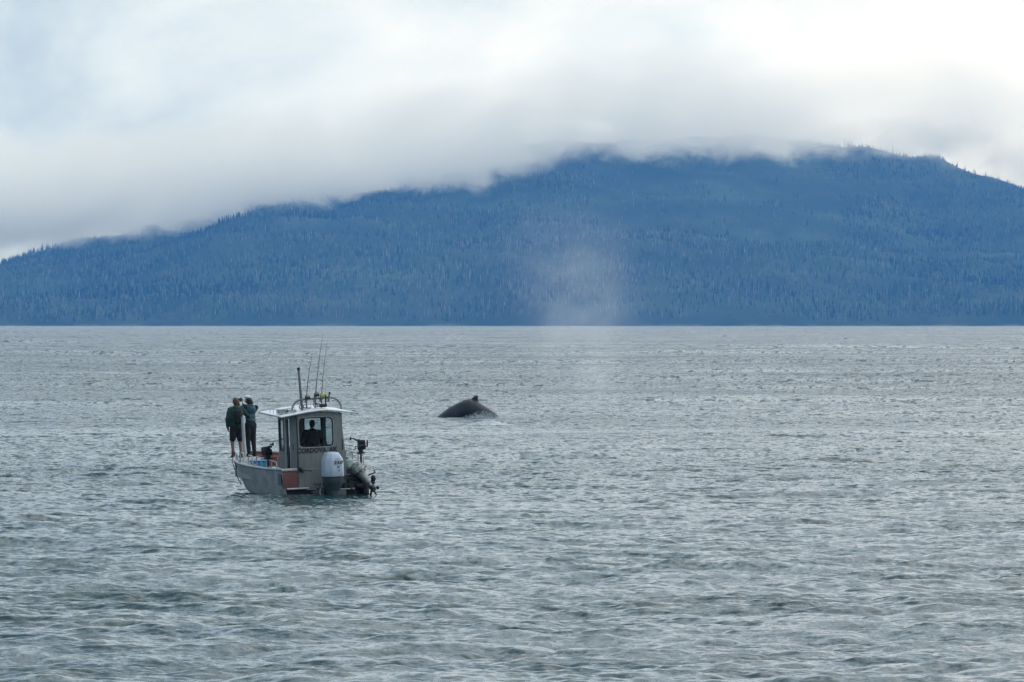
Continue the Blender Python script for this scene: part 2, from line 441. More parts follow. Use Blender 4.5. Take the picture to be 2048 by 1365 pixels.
def tree_template(snag=False, seg=4):
    """a spruce: thin trunk and three ragged whorls; unit height"""
    vs = []; fs = []
    def cone(z0, z1, r, jag=True):
        o = len(vs)
        for k in range(seg): 
            a = 2*math.pi*(k+random.random()*.5)/seg; rr = r*random.uniform(.6, 1.25)
            vs.append((math.cos(a)*rr, math.sin(a)*rr, z0+random.uniform(-.03, .03)))
        vs.append((0, 0, z1))
        for k in range(seg): fs.append((o+k, o+(k+1) % seg, o+seg))
    if snag:
        cone(0, 1, 0.028); cone(.45, .62, 0.05)
    else:
        cone(0.12, .62, 0.15); cone(0.40, .86, 0.10); cone(0.66, 1.0, 0.06)
    return np.array(vs), np.array(fs)
def forest_points(n):
    X = rng.uniform(-2100, 2100, n); u = rng.uniform(0, 1.04, n)
    # more trees, better seen, on the lower flank
    Y = 10030 + 2500*u
    px = 1024+X/PXM
    dens = 0.75 + 0.45*np.sin(X*0.006+Y*0.004)*np.sin(Y*0.009-X*0.003)
    bowl = (px > 1180) & (u > 0.46) & (u < 0.97) & ((px < 1640) | (u < .5))
    dens = np.where(bowl, 0.10, dens)
    crest = np.abs(u-0.41) < 0.022
    mead = crest & (np.sin(X*0.012+1)+0.7*np.sin(X*.031) > 0.1) & (px > 1050)
    dens = np.where(mead, 0.12, dens)
    keep = rng.uniform(0, 1, n) < dens
    dens_c = smooth_noise(X, Y*.6, 77, 160, 3, .6)
    keep &= (dens_c > -1.5) & (u > 0.006*(1+np.sin(X*.013)*np.sin(X*.0041+2)))
    X, Y, u = X[keep], Y[keep], u[keep]
    return X, Y, u
X, Y, u = forest_points(90000)
Z = ground_h(X, Y)
mats_v = []; mats_f = []; cols = []
templates = [tree_template(False) for _ in range(5)] + [tree_template(True) for _ in range(3)]
px = 1024+X/PXM
snag_p = np.clip(0.20 + 0.46*np.exp(-((px-960)/360)**2)*np.clip(1.15-u, 0, 1) + 0.12*np.sin(X*.004), 0.05, .6)
ty = np.where(rng.uniform(size=len(X)) < snag_p, 5+rng.integers(0, 3, len(X)), rng.integers(0, 5, len(X)))
H = (6+12*rng.beta(1.6, 2.2, len(X)))*(1+.25*np.sin(X*.019)*np.sin(Y*.013))*(1-0.25*np.clip(u, 0, 1)); A = rng.uniform(0, 6.28, len(X))
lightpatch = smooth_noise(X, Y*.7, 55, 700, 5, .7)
off = 0
for k, (tv, tf) in enumerate(templates):
    m = ty == k; n = m.sum()
    c, s_ = np.cos(A[m])[:, None], np.sin(A[m])[:, None]
    wd = rng.uniform(.85, 1.35, n)[:, None]
    vx = (tv[None, :, 0]*c - tv[None, :, 1]*s_)*H[m][:, None]*wd + X[m][:, None]
    vy = (tv[None, :, 0]*s_ + tv[None, :, 1]*c)*H[m][:, None]*wd + Y[m][:, None]
    vz = tv[None, :, 2]*H[m][:, None] + Z[m][:, None] - .6
    mats_v.append(np.stack([vx, vy, vz], -1).reshape(-1, 3))
    mats_f.append((tf[None]+(np.arange(n)*len(tv))[:, None, None]).reshape(-1, 3)+off); off += n*len(tv)
    if k < 5:
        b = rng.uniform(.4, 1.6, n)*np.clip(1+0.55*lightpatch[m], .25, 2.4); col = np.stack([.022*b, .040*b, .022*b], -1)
    else:
        b = rng.uniform(.6, 1.5, n); col = np.stack([.27*b, .235*b, .24*b], -1)
    cols.append(np.repeat(col, len(tv), axis=0))
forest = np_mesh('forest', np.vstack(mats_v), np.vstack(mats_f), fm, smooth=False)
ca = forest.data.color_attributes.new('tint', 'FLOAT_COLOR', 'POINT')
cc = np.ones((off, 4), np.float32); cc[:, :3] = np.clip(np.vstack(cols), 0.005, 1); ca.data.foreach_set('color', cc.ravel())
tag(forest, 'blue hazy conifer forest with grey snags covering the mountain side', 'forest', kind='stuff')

# single spruces that stand out against the cloud
def spruce_mesh(seed):
    random.seed(seed); f = MB(); tr = MB()
    tr.tube([(0,0,-1), (0,0,.5), (.01,0,.98)], [.022, .014, .003], 6)
    n = 11
    for i in range(n):
        z = .13 + .80*i/n; r = (.17*(1-i/n)**.8+.02)*random.uniform(.75, 1.15)
        for k in range(6):
            a = 2*math.pi*(k+random.random())/6; rr = r*random.uniform(.5, 1.2)
            d = Vector((math.cos(a), math.sin(a), 0)); s = Vector((-d.y, d.x, 0))*rr*.38
            b = Vector((0, 0, z)); f.add([b+Vector((0,0,.09)), b+d*rr+Vector((0,0,-.03)), b+d*rr*.5+s, b+d*rr*.5-s], [(0,3,1,2)])
    f.tube([(0,0,.9), (0,0,1.0)], [.018, .002], 5)
    return f, tr
spf = material('spruce_needles', (.035, .055, .035), (.02, .035, .025), rough=.9, scale=5)
spt = material('spruce_bark', (.09, .07, .055), rough=.9)
protos = []
for i in range(3):
    f, tr = spruce_mesh(40+i)
    protos.append((f, tr))
random.seed(5)
pm = []
def lone_tree(px, h, label, group, k):
    x = (px-1024)*PXM; 
    ys = np.linspace(10030, 12560, 300); zz = ground_h(np.full_like(ys, x), ys); j = int(np.argmax((zz-5)/ys)); y = float(ys[j])
    root = empty('spruce_tree', (x, y, float(zz[j])-.5), (0, 0, random.uniform(0, 6)))
    tag(root, label, 'tree', group)
    root.scale = (h, h, h)
    if len(pm) <= k:
        a = protos[k][0].build('crown', spf, root); b = protos[k][1].build('trunk', spt, root); pm.append((a, b))
    else:
        for s in pm[k]:
            c = s.copy(); COL.objects.link(c); c.parent = root
i = 0
for px_, h_ in [(8,13),(20,21),(33,20),(41,14),(53,19),(58,15),(62,20),(70,13),(77,15),(80,24),(90,20),(93,17),(104,13),(109,15),(120,14),(126,20),(132,14),(138,13),(147,12),(155,12),(170,11)]:
    lone_tree(px_, h_*.85, 'small dark spruce standing against the cloud on the low left end of the ridge', 'spruces along the left skyline', i % 3 if i > 2 else i); i += 1
for px_, h_ in [(1613,15),(1622,20),(1634,13),(1668,18),(1678,15),(1691,22),(1697,22),(1701,17),(1706,17),(1726,14),(1748,12),(1787,20),(1802,14),(1880,13),(1916,16),(1932,14),(1950,17),(1972,14)]:
    lone_tree(px_, h_*.9, 'dark spruce poking through thin cloud near the summit on the right', 'spruces near the summit', i % 3); i += 1

# ================================================================== AIR AND CLOUD
def closed_box(name, a, b, mat):
    o = MB().box(a, b).build(name, mat); return o
hm = bpy.data.materials.new('haze_air'); hm.use_nodes = True
t = hm.node_tree; t.nodes.clear(); o_ = t.nodes.new('ShaderNodeOutputMaterial'); pv = t.nodes.new('ShaderNodeVolumePrincipled')
pv.inputs['Color'].default_value = (0.115, 0.40, 1.0, 1); pv.inputs['Absorption Color'].default_value = (1, 1, 1, 1)
pv.inputs['Density'].default_value = 5.2e-5; pv.inputs['Anisotropy'].default_value = 0.0
t.links.new(pv.outputs[0], o_.inputs['Volume'])
haze = closed_box('haze', (-9100, -2600, -3.5), (9100, 13600, 800), hm)
tag(haze, kind='stuff')

# cloud lying on the ridge: base height follows the photographed edge, soft and ragged
BASE = [(-1500, 60), (-400, 110), (0, 150), (130, 178), (220, 182), (300, 182), (420, 196), (600, 234), (800, 264), (1000, 286), (1100, 308), (1200, 345), (1400, 352),
        (1500, 340), (1580, 348), (1700, 366), (1800, 362), (1900, 342), (1980, 318), (2060, 292), (2300, 280), (2900, 200), (3600, 120)]
def cloud_mesh():
    xs = np.linspace(-2600, 2600, 90); rings = []
    bm_ = MB()
    for x in xs:
        z = float(interp([((a-1024)*PXM, b) for a, b in BASE], x)) - 75
        rings.append([(x, 11650, max(z, 8)), (x, 12900, max(z, 8)), (x, 12900, max(z, 8)+430), (x, 11650, max(z, 8)+430)])
    bm_.loft(rings)
    return bm_
cm = bpy.data.materials.new('low_cloud_vapour'); cm.use_nodes = True
t = cm.node_tree; t.nodes.clear(); o_ = t.nodes.new('ShaderNodeOutputMaterial'); pv = t.nodes.new('ShaderNodeVolumePrincipled')
geo = t.nodes.new('ShaderNodeNewGeometry'); sp = t.nodes.new('ShaderNodeSeparateXYZ'); t.links.new(geo.outputs['Position'], sp.inputs[0])
cv = t.nodes.new('ShaderNodeFloatCurve')
X0, X1, ZM = -2600.0, 2600.0, 500.0
c = cv.mapping.curves[0]
pts = [(((a-1024)*PXM-X0)/(X1-X0), b/ZM) for a, b in BASE]; pts = [q for q in pts if 0 <= q[0] <= 1]
c.points[0].location = (0, pts[0][1]); c.points[1].location = (1, pts[-1][1])
for q in pts: c.points.new(*q)
cv.mapping.update()
t.links.new(ma(t, 'MULTIPLY_ADD', sp.outputs['X'], 1/(X1-X0), -X0/(X1-X0), clamp=True), cv.inputs['Value'])
zb = ma(t, 'MULTIPLY_ADD', ma(t, 'MULTIPLY_ADD', sp.outputs['Y'], 1/160.0, -12560/160.0, clamp=True), -75.0, ma(t, 'MULTIPLY', cv.outputs[0], ZM))
# the ray from a low viewpoint rises slowly, so the base lowers a little towards the viewer
n1 = t.nodes.new('ShaderNodeTexNoise'); n1.inputs['Scale'].default_value = 0.0090; n1.inputs['Detail'].default_value = 7; n1.inputs['Roughness'].default_value = 0.68; n1.inputs['Distortion'].default_value = 0.4
mpc = t.nodes.new('ShaderNodeMapping'); mpc.inputs['Scale'].default_value = (1.0, 0.3, 1.25)
t.links.new(geo.outputs['Position'], mpc.inputs['Vector']); t.links.new(mpc.outputs[0], n1.inputs['Vector'])
hgt = ma(t, 'SUBTRACT', sp.outputs['Z'], zb)
hh = ma(t, 'ADD', hgt, ma(t, 'MULTIPLY_ADD', n1.outputs['Fac'], 260, -126))
d = ma(t, 'MULTIPLY', hh, 1/55.0, clamp=True)
d = ma(t, 'POWER', d, 1.6)
top = ma(t, 'MULTIPLY_ADD', hgt, -1/200.0, 250/200.0, clamp=True)
n4 = t.nodes.new('ShaderNodeTexNoise'); n4.inputs['Scale'].default_value = 0.0046; n4.inputs['Detail'].default_value = 5; n4.inputs['Distortion'].default_value = 0.6
t.links.new(mpc.outputs[0], n4.inputs['Vector'])
d = ma(t, 'MULTIPLY', d, ma(t, 'MULTIPLY_ADD', n4.outputs['Fac'], 5.4, -1.75, clamp=False))
d = ma(t, 'MAXIMUM', d, 0.0)
# the bank thins out towards the bright side
thin = ma(t, 'MAXIMUM', ma(t, 'MULTIPLY_ADD', sp.outputs['X'], -0.0011, 0.95, clamp=True), 0.17)
thin = ma(t, 'MAXIMUM', thin, ma(t, 'MULTIPLY_ADD', hgt, -1/70.0, 1.15, clamp=True))
d = ma(t, 'MULTIPLY', ma(t, 'MULTIPLY', ma(t, 'MULTIPLY', d, top), thin), 0.0078)
t.links.new(d, pv.inputs['Density'])
pv.inputs['Color'].default_value = (1.0, 1.0, 1.0, 1); pv.inputs['Anisotropy'].default_value = 0.45
t.links.new(pv.outputs[0], o_.inputs['Volume'])
low_cloud = cloud_mesh().build('low_cloud', cm)
tag(low_cloud, kind='stuff')

# ================================================================== BOAT
alu = material('weathered_aluminium', (.40,.43,.43), (.24,.265,.27), rough=.55, metal=.3, scale=2.2, bump=.12, bump_scale=9, r2=.7)
alu_l = material('pale_aluminium_rail', (.48,.49,.49), (.34,.35,.35), rough=.45, metal=.4, scale=6)
cab = material('grey_cabin_paint', (.185,.20,.185), (.125,.138,.128), rough=.6, scale=2.4, bump=.12, bump_scale=7, detail=7, streak=(2.2,2.2,.5))
cab_in = material('dark_cabin_lining', (.035,.04,.042), (.025,.028,.03), rough=.8)
white = material('white_roof_paint', (.70,.71,.72), (.55,.57,.58), rough=.5, scale=1.8)
red = material('faded_red_paint', (.46,.115,.075), (.33,.07,.048), rough=.75, scale=3.5, bump=.1, bump_scale=25)
redq = material('brown_red_paint', (.19,.075,.065), (.14,.055,.05), rough=.7, scale=3)
black = material('black_rubber', (.012,.013,.014), (.008,.009,.01), rough=.6)
blackp = material('black_machined_plastic', (.014,.015,.017), (.009,.01,.011), rough=.4)
deckm = material('grey_deck_plate', (.20,.21,.21), (.13,.14,.14), rough=.8, scale=5, bump=.2, bump_scale=60)
cowlm = material('pale_blue_grey_cowl', (.44,.50,.58), (.38,.44,.52), rough=.32, scale=2, spec=.5)
skirtm = material('dark_slate_outboard_paint', (.045,.062,.066), (.032,.045,.048), rough=.38, scale=3)
decal = material('dark_lettering', (.012,.016,.02), (.01,.012,.016), rough=.5)
decal_g = material('grey_lettering', (.20,.23,.27), rough=.5)
bluem = material('blue_plastic', (.02,.25,.44), (.015,.17,.32), rough=.4)
greenm = material('pale_green_plastic', (.30,.42,.38), (.22,.32,.29), rough=.5)
steel = material('dull_steel', (.38,.39,.40), (.2,.2,.21), rough=.4, metal=.8, scale=8)
yel = material('yellow_reel_paint', (.45,.48,.06), rough=.4)
kick = material('chalky_white_grey_cowl', (.42,.42,.38), (.035,.04,.04), rough=.6, scale=9, detail=7)
ropem = material('dark_rope', (.03,.03,.03), rough=.9)
labelm = material('grey_registration_plate', (.10,.11,.11), rough=.6)
arm_m = material('dull_grey_tube', (.17,.18,.185), (.11,.12,.125), rough=.5, metal=.2, scale=6)
glass = bpy.data.materials.new('cabin_glass'); glass.use_nodes = True
t = glass.node_tree; t.nodes.clear()
o_ = t.nodes.new('ShaderNodeOutputMaterial'); g1 = t.nodes.new('ShaderNodeBsdfTransparent'); g1.inputs[0].default_value = (.66,.74,.75,1)
g2 = t.nodes.new('ShaderNodeBsdfGlossy'); g2.inputs['Roughness'].default_value = .02
fr = t.nodes.new('ShaderNodeFresnel'); fr.inputs[0].default_value = 1.45; mx = t.nodes.new('ShaderNodeMixShader')
t.links.new(ma(t, 'MULTIPLY', fr.outputs[0], .25), mx.inputs[0]); t.links.new(g1.outputs[0], mx.inputs[1]); t.links.new(g2.outputs[0], mx.inputs[2]); t.links.new(mx.outputs[0], o_.inputs[0])

BL = Vector((-5.42, 164.7, 0)); TH = R(22); ROLL = R(-2.2)
boat = empty('fishing_boat', BL, (0, ROLL, TH))
boat.rotation_mode = 'XYZ'
tag(boat, 'small aluminium fishing boat with grey cabin and outboards, floating on the choppy sea', 'boat')
BM = Matrix.Translation(BL) @ Euler((0, ROLL, TH)).to_matrix().to_4x4()

ST = [(0,1.30,.82,1.12,.02,-.30),(1.5,1.31,.82,1.12,.02,-.33),(3,1.27,.86,1.05,.03,-.34),(4,1.19,.90,.92,.06,-.34),(4.7,1.06,.94,.76,.11,-.33),
      (5.3,.90,.97,.58,.18,-.30),(5.8,.73,1.0,.42,.27,-.24),(6.3,.48,1.02,.24,.38,-.10),(6.7,.24,1.04,.11,.55,.20),(6.98,.05,1.05,.03,.85,.72)]
def st(y):
    ys = [s[0] for s in ST]; return [float(np.interp(y, ys, [s[k] for s in ST])) for k in range(1, 6)]
def gun(y, side, dz=0, off=0): 
    g = st(y); return Vector((side*(g[0]+off), y, g[1]+dz))
from mathutils import noise as mnoise
rings = []
for y in np.concatenate([np.linspace(0, 5.8, 40), np.linspace(5.8, 6.98, 16)[1:]]):
    hb, sz, cb, cz, kz = st(y)
    def side_pt(f, sd):   # f 0 chine .. 1 gunwale, slight flare and dented plating
        x = cb+(hb-cb)*f**0.85; z = cz+(sz-cz)*f
        w = math.sin(f*math.pi)*.014*mnoise.noise(Vector((y*1.3, f*2.5, sd*3.0)))*min(1, hb)
        return (sd*(x+w), y, z)
    t_ = min(.05, hb*.6)
    dk = min(.45, sz-.1)
    dk = max(dk, kz+.05) if kz < .4 else kz+.03
    fs = (1.0, .85, .7, .55, .4, .25, .12, 0)
    ring = [side_pt(f, -1) for f in fs] + [(0, y, kz)] + [side_pt(f, 1) for f in fs[::-1]]
    ring += [(hb-t_, y, sz), (max(hb-t_-.04, .005), y, max(dk, .0)), (-max(hb-t_-.04, .005), y, max(dk, .0)), (-(hb-t_), y, sz)]
    rings.append(ring)
hull = MB().loft(rings).build('hull', alu, boat, smooth=True, angle=28)
# gunwale caps, one each side, following the sheer
for sd in (-1, 1):
    pts = [gun(y, sd, .0) for y in np.linspace(0, 6.95, 40)]
    MB().tube(pts, .036, 8).build('gunwale_rail', alu_l, boat, smooth=True)
    ins = MB(); ys = np.linspace(0.0, 6.6, 34); top = []; 
    q = []
    for y in ys:
        hb, sz = st(y)[:2]; q.append([(sd*(hb+.01), y, sz+.012), (sd*max(hb-.14, .01), y, sz+.012), (sd*max(hb-.14, .01), y, sz-.02), (sd*(hb+.01), y, sz-.02)])
    ins.loft(q).build('side_deck', alu_l, boat)
# red inner linings of the bulwarks with pale ribs
for sd in (-1, 1):
    q = []
    for y in np.linspace(1.75, 6.75, 30):
        hb, sz = st(y)[:2]; a = max(hb-.10, .04); tz = sz-.025+(.13 if sd > 0 else 0)*min(1, max(0, (y-4.0)/.8)); q.append([(sd*a, y, .455), (sd*(a-.012), y, .455), (sd*(a-.012), y, tz), (sd*a, y, tz)])
    MB().loft(q).build('bulwark_lining', red, boat)
    for y in (2.4, 3.3, 4.2, 5.1, 5.7, 6.15):
        hb, sz = st(y)[:2]; a = sd*(max(hb-.125, .04))
        MB().box((min(a, a-sd*.03), y-.03, .46), (max(a, a-sd*.03), y+.03, sz-.03)).build('bulwark_rib', alu_l, boat)
dk = MB(); q = []
for y in np.linspace(0.02, 6.6, 24):
    hb = st(y)[0]; a = max(hb-.10, .02); q.append([(-a, y, .445), (a, y, .445), (a, y, .457), (-a, y, .457)])
dk.loft(q).build('deck', deckm, boat)
MB().tube([(st(y)[0]-.10, y, st(y)[1]-.02+.13*min(1, max(0, (y-4.0)/.8))) for y in np.linspace(3.8, 6.6, 18)], .028, 8).build('coaming_rail', alu_l, boat, smooth=True)
# raised platform at the bow where the two people stand
MB().prism([(-.86,5.35),(.02,5.45),(.10,6.35),(-.34,6.5),(-.64,5.95)], .46, 1.0).build('bow_platform', alu_l, boat, bevel=.012)
# transom pieces
MB().box((-1.27,-.022,.28), (-.805,-.002,.745)).build('transom_panel', redq, boat, bevel=.004)
MB().box((-1.32,-.06,.765), (-.80,.02,.84)).build('transom_rail', alu_l, boat, bevel=.015)
MB().box((.74,-.06,.765), (1.32,.02,.84)).build('transom_rail', alu_l, boat, bevel=.015)
MB().box((.70,-.03,.30), (1.27,-.003,.745)).build('transom_panel', cab_in, boat, bevel=.004)['label'] = 'dark starboard transom panel'
MB().prism([(-1.07,-.25),(1.07,-.25),(1.20,.24),(-1.20,.24)], -.045, -.002, 'y').build('lower_transom_shade', black, boat, bevel=.01)  # black plate: dark bottom paint, with the shade under the stern painted in
MB().prism([(-1.28,-.36),(-.66,-.36),(-.60,-.28),(-.60,0),(-1.28,0)], .255, .285).build('swim_step', redq, boat, bevel=.006)
MB().tube([(-1.28,-.37,.26),(-.65,-.37,.26),(-.59,-.28,.26)], .026, 8).build('step_edge', alu_l, boat, smooth=True)
MB().box((-.58,-.09,.20), (-.30,-.035,.225)).box((-.56,-.05,.225),(-.52,-.035,.26)).build('transducer_bracket', alu_l, boat)
MB().box((-.52,-.42,-.25), (.52,-.035,.16)).build('motor_pod', skirtm, boat, bevel=.02)
MB().box((.30,-.40,.17), (.80,-.036,.20)).build('pod_deck', alu, boat, bevel=.004)
MB().box((-1.301,.10,.36), (-1.285,.36,.68)).build('registration_plate', labelm, boat)
# black bow line looping down the port side
lp = [BM.inverted() @ Vector(p) for p in []]
pts = [gun(5.6,-1,.05,.02), gun(5.62,-1,-.05,.06), Vector((-.80,5.62,.75)), Vector((-.72,5.58,.45)), Vector((-.64,5.5,.22)), Vector((-.68,5.35,.35)), Vector((-.80,5.2,.62)), gun(5.0,-1,-.02,.03)]
MB().tube(pts, .011, 6).build('mooring_line', ropem, boat, smooth=True)
# post at the bow
MB().tube([(-.43,5.66,.95),(-.45,5.665,2.21)], .052, 14).build('bow_post', alu_l, boat, smooth=True)
def hoop(y0, y1, h0, h1, side, name='rail_hoop', posts=(), r=.02, off=-.06):
    a = gun(y0, side, .0, off); b = gun(y1, side, .0, off)
    c = .07
    at = a+Vector((0,0,h0)); bt = b+Vector((0,0,h1)); dd = (bt-at).normalized()
    o = MB().tube([a, at-Vector((0,0,c)), at-Vector((0,0,c*.3))+dd*c*.3, at+dd*c, bt-dd*c, bt-Vector((0,0,c*.3))-dd*c*.3, bt-Vector((0,0,c)), b], r, 10).build(name, alu_l, boat, smooth=True)
    for f in posts:
        p0 = gun(y0+(y1-y0)*f, side, .0, off); p1 = at.lerp(bt, f); p0.x = p1.x; p0.y = p1.y
        MB().tube([p0, p1], r*.9, 8).build('rail_post', alu_l, boat, smooth=True)
    return o
hoop(.55, 2.35, .20, .30, -1, 'side_rail', (.25, .45, .75))
hoop(2.75, 3.15, .30, .30, -1, 'rail_hoop')
hoop(3.7, 4.1, .32, .32, -1, 'rail_hoop')
hoop(4.6, 5.1, .22, .2, -1, 'rail_hoop', (.5,))
hoop(.0, 1.5, .30, .42, 1, 'side_rail', (.3, .62))
for y_ in (1.2, 2.6, 4.3):
    g = gun(y_, -1, .015, -.07); MB().box((g.x-.02, g.y-.09, g.z), (g.x+.02, g.y+.09, g.z+.05)).build('cleat', steel, boat, bevel=.01)

# ---- cabin
def plate(outer, holes, conv, t0, t1, name, mat, parent=boat):
    """flat panel with one rounded opening; conv maps (u, v, depth) to 3D"""
    (cu, cv_, a, b) = holes
    ang = [2*math.pi*k/40 for k in range(40)] + [math.atan2(v-cv_, u-cu) % (2*math.pi) for u, v in outer]
    ang = sorted(set(round(x, 5) for x in ang)); inn = []; ou = []
    for th in ang:
        c, s = math.cos(th), math.sin(th); n_ = 9
        r = (abs(c/a)**n_+abs(s/b)**n_)**(-1/n_); inn.append((cu+c*r, cv_+s*r))
        best = 1e9
        for i in range(len(outer)):
            (x1, y1), (x2, y2) = outer[i], outer[(i+1) % len(outer)]
            ex, ey = x2-x1, y2-y1; den = c*ey-s*ex
            if abs(den) < 1e-9: continue
            tt = ((x1-cu)*ey-(y1-cv_)*ex)/den; uu = ((x1-cu)*s-(y1-cv_)*c)/den
            if tt > 0 and -1e-4 <= uu <= 1+1e-4: best = min(best, tt)
        ou.append((cu+c*best, cv_+s*best))
    n = len(ang); vs = [conv(u, v, t0) for u, v in ou]+[conv(u, v, t0) for u, v in inn]+[conv(u, v, t1) for u, v in ou]+[conv(u, v, t1) for u, v in inn]
    fs = []
    for i in range(n):
        j = (i+1) % n
        fs += [(i, j, n+j, n+i), (2*n+i, 3*n+i, 3*n+j, 2*n+j), (i, 2*n+i, 2*n+j, j), (n+i, n+j, 3*n+j, 3*n+i)]
    return MB().add(vs, fs).build(name, mat, parent), inn
def window(inn, conv, t, w=.02, parent=boat, fmat=black):
    n = len(inn); cu = sum(p[0] for p in inn)/n; cv_ = sum(p[1] for p in inn)/n
    sh = lambda p, d: (p[0]+(d if p[0] > cu else -d)*min(1, abs(p[0]-cu)*8), p[1]+(d if p[1] > cv_ else -d)*min(1, abs(p[1]-cv_)*8))
    A = [sh(p, .012) for p in inn]; B = [sh(p, -w) for p in inn]
    mb = MB().add([conv(u, v, t-.008) for u, v in A]+[conv(u, v, t-.012) for u, v in B]+[conv(u, v, t+.03) for u, v in B]+[conv(u, v, t+.03) for u, v in inn],
                  [q for i in range(n) for q in ((i, (i+1) % n, n+(i+1) % n, n+i), (n+i, n+(i+1) % n, 2*n+(i+1) % n, 2*n+i), (2*n+i, 2*n+(i+1) % n, 3*n+(i+1) % n, 3*n+i))])
    fr_ = mb.build('window_gasket', fmat, parent, smooth=True)
    MB().add([conv(u, v, t+.012) for u, v in B], [tuple(range(n))]).build('window_pane', glass, parent, recalc=False)
    return fr_
CY = 1.6
rear = lambda u, v, d: Vector((u, -.03+d, v))
wall, inn = plate([(-.80,.10),(.70,.10),(.68,1.15),(.56,2.40),(-.02,2.452),(-.78,2.385)], (-.21,1.855,.52,.42), rear, 0, .03, 'cabin_rear_wall', cab)
window(inn, rear, 0)
MB().box((-.02,-.034,.55),(.0,-.032,.56)).build('screw', steel, boat)
# pale trim bead round the rear window and the seam across the rear wall
n = len(inn); bead = [Vector((u+(.02 if u > -.21 else -.02), -.036, v+(.02 if v > 1.855 else -.02))) for u, v in inn]
MB().tube(bead, .008, 6, closed=True).build('window_trim', alu_l, boat, smooth=True)
MB().box((-.79,-.036,.795),(.69,-.031,.808)).build('wall_seam', alu, boat)
front = lambda u, v, d: Vector((u, CY-.03+d, v))
for (u0, u1, hc) in ((-.78,-.05,-.415), (-.05,.60,.275)):
    o, inn2 = plate([(u0,.46),(u1,.46),(u1,2.38),(u0,2.38)], (hc,1.82,(u1-u0)/2-.06,.44), front, 0, .03, 'cabin_front_wall', cab)
    window(inn2, front, 0, .012)
port = lambda u, v, d: Vector((-.80+d, u, v))
MB().box((-.80,.0,.46),(-.77,.56,2.385)).build('cabin_side_panel', cab, boat)
MB().box((-.812,.30,1.36),(-.80,.34,1.54)).build('door_handle', black, boat, bevel=.005)
MB().box((-.805,.56,.46),(-.765,.60,2.37)).box((-.805,.96,.46),(-.765,1.0,2.37)).build('door_frame', alu_l, boat)
o, inn3 = plate([(1.0,.46),(1.57,.46),(1.57,2.36),(1.0,2.36)], (1.29,1.78,.19,.46), port, 0, .03, 'cabin_side_panel', cab)
window(inn3, port, 0, .015)
MB().box((-.80,.60,2.25),(-.77,.96,2.36)).build('door_lintel', cab, boat)
# sliding door pushed half open
d_ = MB().box((-.76,.82,.47),(-.745,.97,2.24)).build('sliding_door', cab_in, boat)
star = lambda u, v, d: Vector((.585+d+(.04 if v < 1 else 0), u, v))
o, inn4 = plate([(0,.46),(1.57,.46),(1.57,2.38),(0,2.38)], (.80,1.84,.60,.42), star, 0, .03, 'cabin_side_panel', cab)
window(inn4, star, 0, .015)
MB().box((-.76,.01,.462),(.56,CY-.04,.472)).build('cabin_floor', cab_in, boat)
MB().box((-.70,CY-.42,.48),(.55,CY-.04,1.28)).build('console', cab_in, boat, bevel=.02)
MB().box((-.22,.30,.48),(.10,.58,.95)).box((-.26,.28,.95),(.14,.62,1.05)).build('helm_seat', cab_in, boat, bevel=.02)
wh = MB().tube([Vector((-.06+.17*math.cos(a), CY-.50, 1.30+.17*math.sin(a))) for a in np.linspace(0, 2*math.pi, 24)[:-1]], .014, 8, closed=True)
wh.tube([(-.23,CY-.50,1.3),(.11,CY-.50,1.3)], .010).build('steering_wheel', black, boat, smooth=True)
# roof: cambered slab with overhang, rising a little forward
RT = Matrix(((1,0,0,0),(0,1,0,0),(0,.062,1,0),(0,0,0,1)))
rf = MB(); prof = [(-1.30,2.315),(-.95,2.37),(-.5,2.43),(-.05,2.47),(.10,2.472),(.4,2.44),(.75,2.39),(1.05,2.34)]
top = [(u, v+.03) for u, v in prof]; bot = [(u, v) for u, v in prof]
rf.prism(bot+top[::-1], -.13, 1.78, 'y').xf(RT).build('roof', white, boat, smooth=True, angle=20)
MB().tube([(u, -.13, v+.014) for u, v in prof], .019, 8).xf(RT).build('roof_edge', alu, boat, smooth=True)
MB().tube([(-1.30,-.13,2.337),(-1.30,1.78,2.337)], .019, 8).xf(RT).build('roof_edge', alu, boat, smooth=True)
MB().tube([(1.05,-.13,2.362),(1.05,1.78,2.362)], .019, 8).xf(RT).build('roof_edge', alu, boat, smooth=True)
def rz(x): return float(np.interp(x, [a for a, b in prof], [b for a, b in prof]))+.085
# arch, low rails, antennas
ay = .32; arch = [(-.80,ay,rz(-.8)), (-.78,ay,2.60), (-.70,ay,2.72), (-.58,ay,2.79), (-.40,ay,2.81), (.35,ay,2.83), (.50,ay,2.81), (.62,ay,2.74), (.70,ay,2.62), (.73,ay,rz(.73))]
MB().tube(arch, .030, 12).build('roof_arch', arm_m, boat, smooth=True)
MB().box((-.92,ay-.07,rz(-.8)-.01),(-.68,ay+.07,rz(-.8)+.05)).build('arch_foot', alu, boat, bevel=.008)
def rail(p0, p1, h, k, name='roof_rail'):
    p0 = Vector(p0); p1 = Vector(p1); up = Vector((0,0,h))
    mb = MB().tube([p0, p0+up, p1+up, p1], .011, 8)
    for i in range(1, k): mb.tube([p0.lerp(p1, i/k), p0.lerp(p1, i/k)+up], .009, 6)
    mb.build(name, alu_l, boat, smooth=True)
rail((-1.16,.35,rz(-1.16)), (-1.16,1.2,rz(-1.16)), .12, 3)
rail((-1.16,.30,rz(-1.1)), (-.72,.30,rz(-.8)), .11, 3)
rail((-.5,1.15,rz(-.5)), (.65,1.15,rz(.65)), .13, 5)
rail((-.42,.75,rz(-.4)), (.30,.75,rz(.3)), .10, 2)
MB().box((-1.20,.32,rz(-1.16)),(-1.06,.50,rz(-1.16)+.13)).build('roof_light', steel, boat, bevel=.01)
MB().box((-1.0,.40,rz(-1.0)),(-.88,.55,rz(-1.0)+.10)).build('roof_light', steel, boat, bevel=.01)
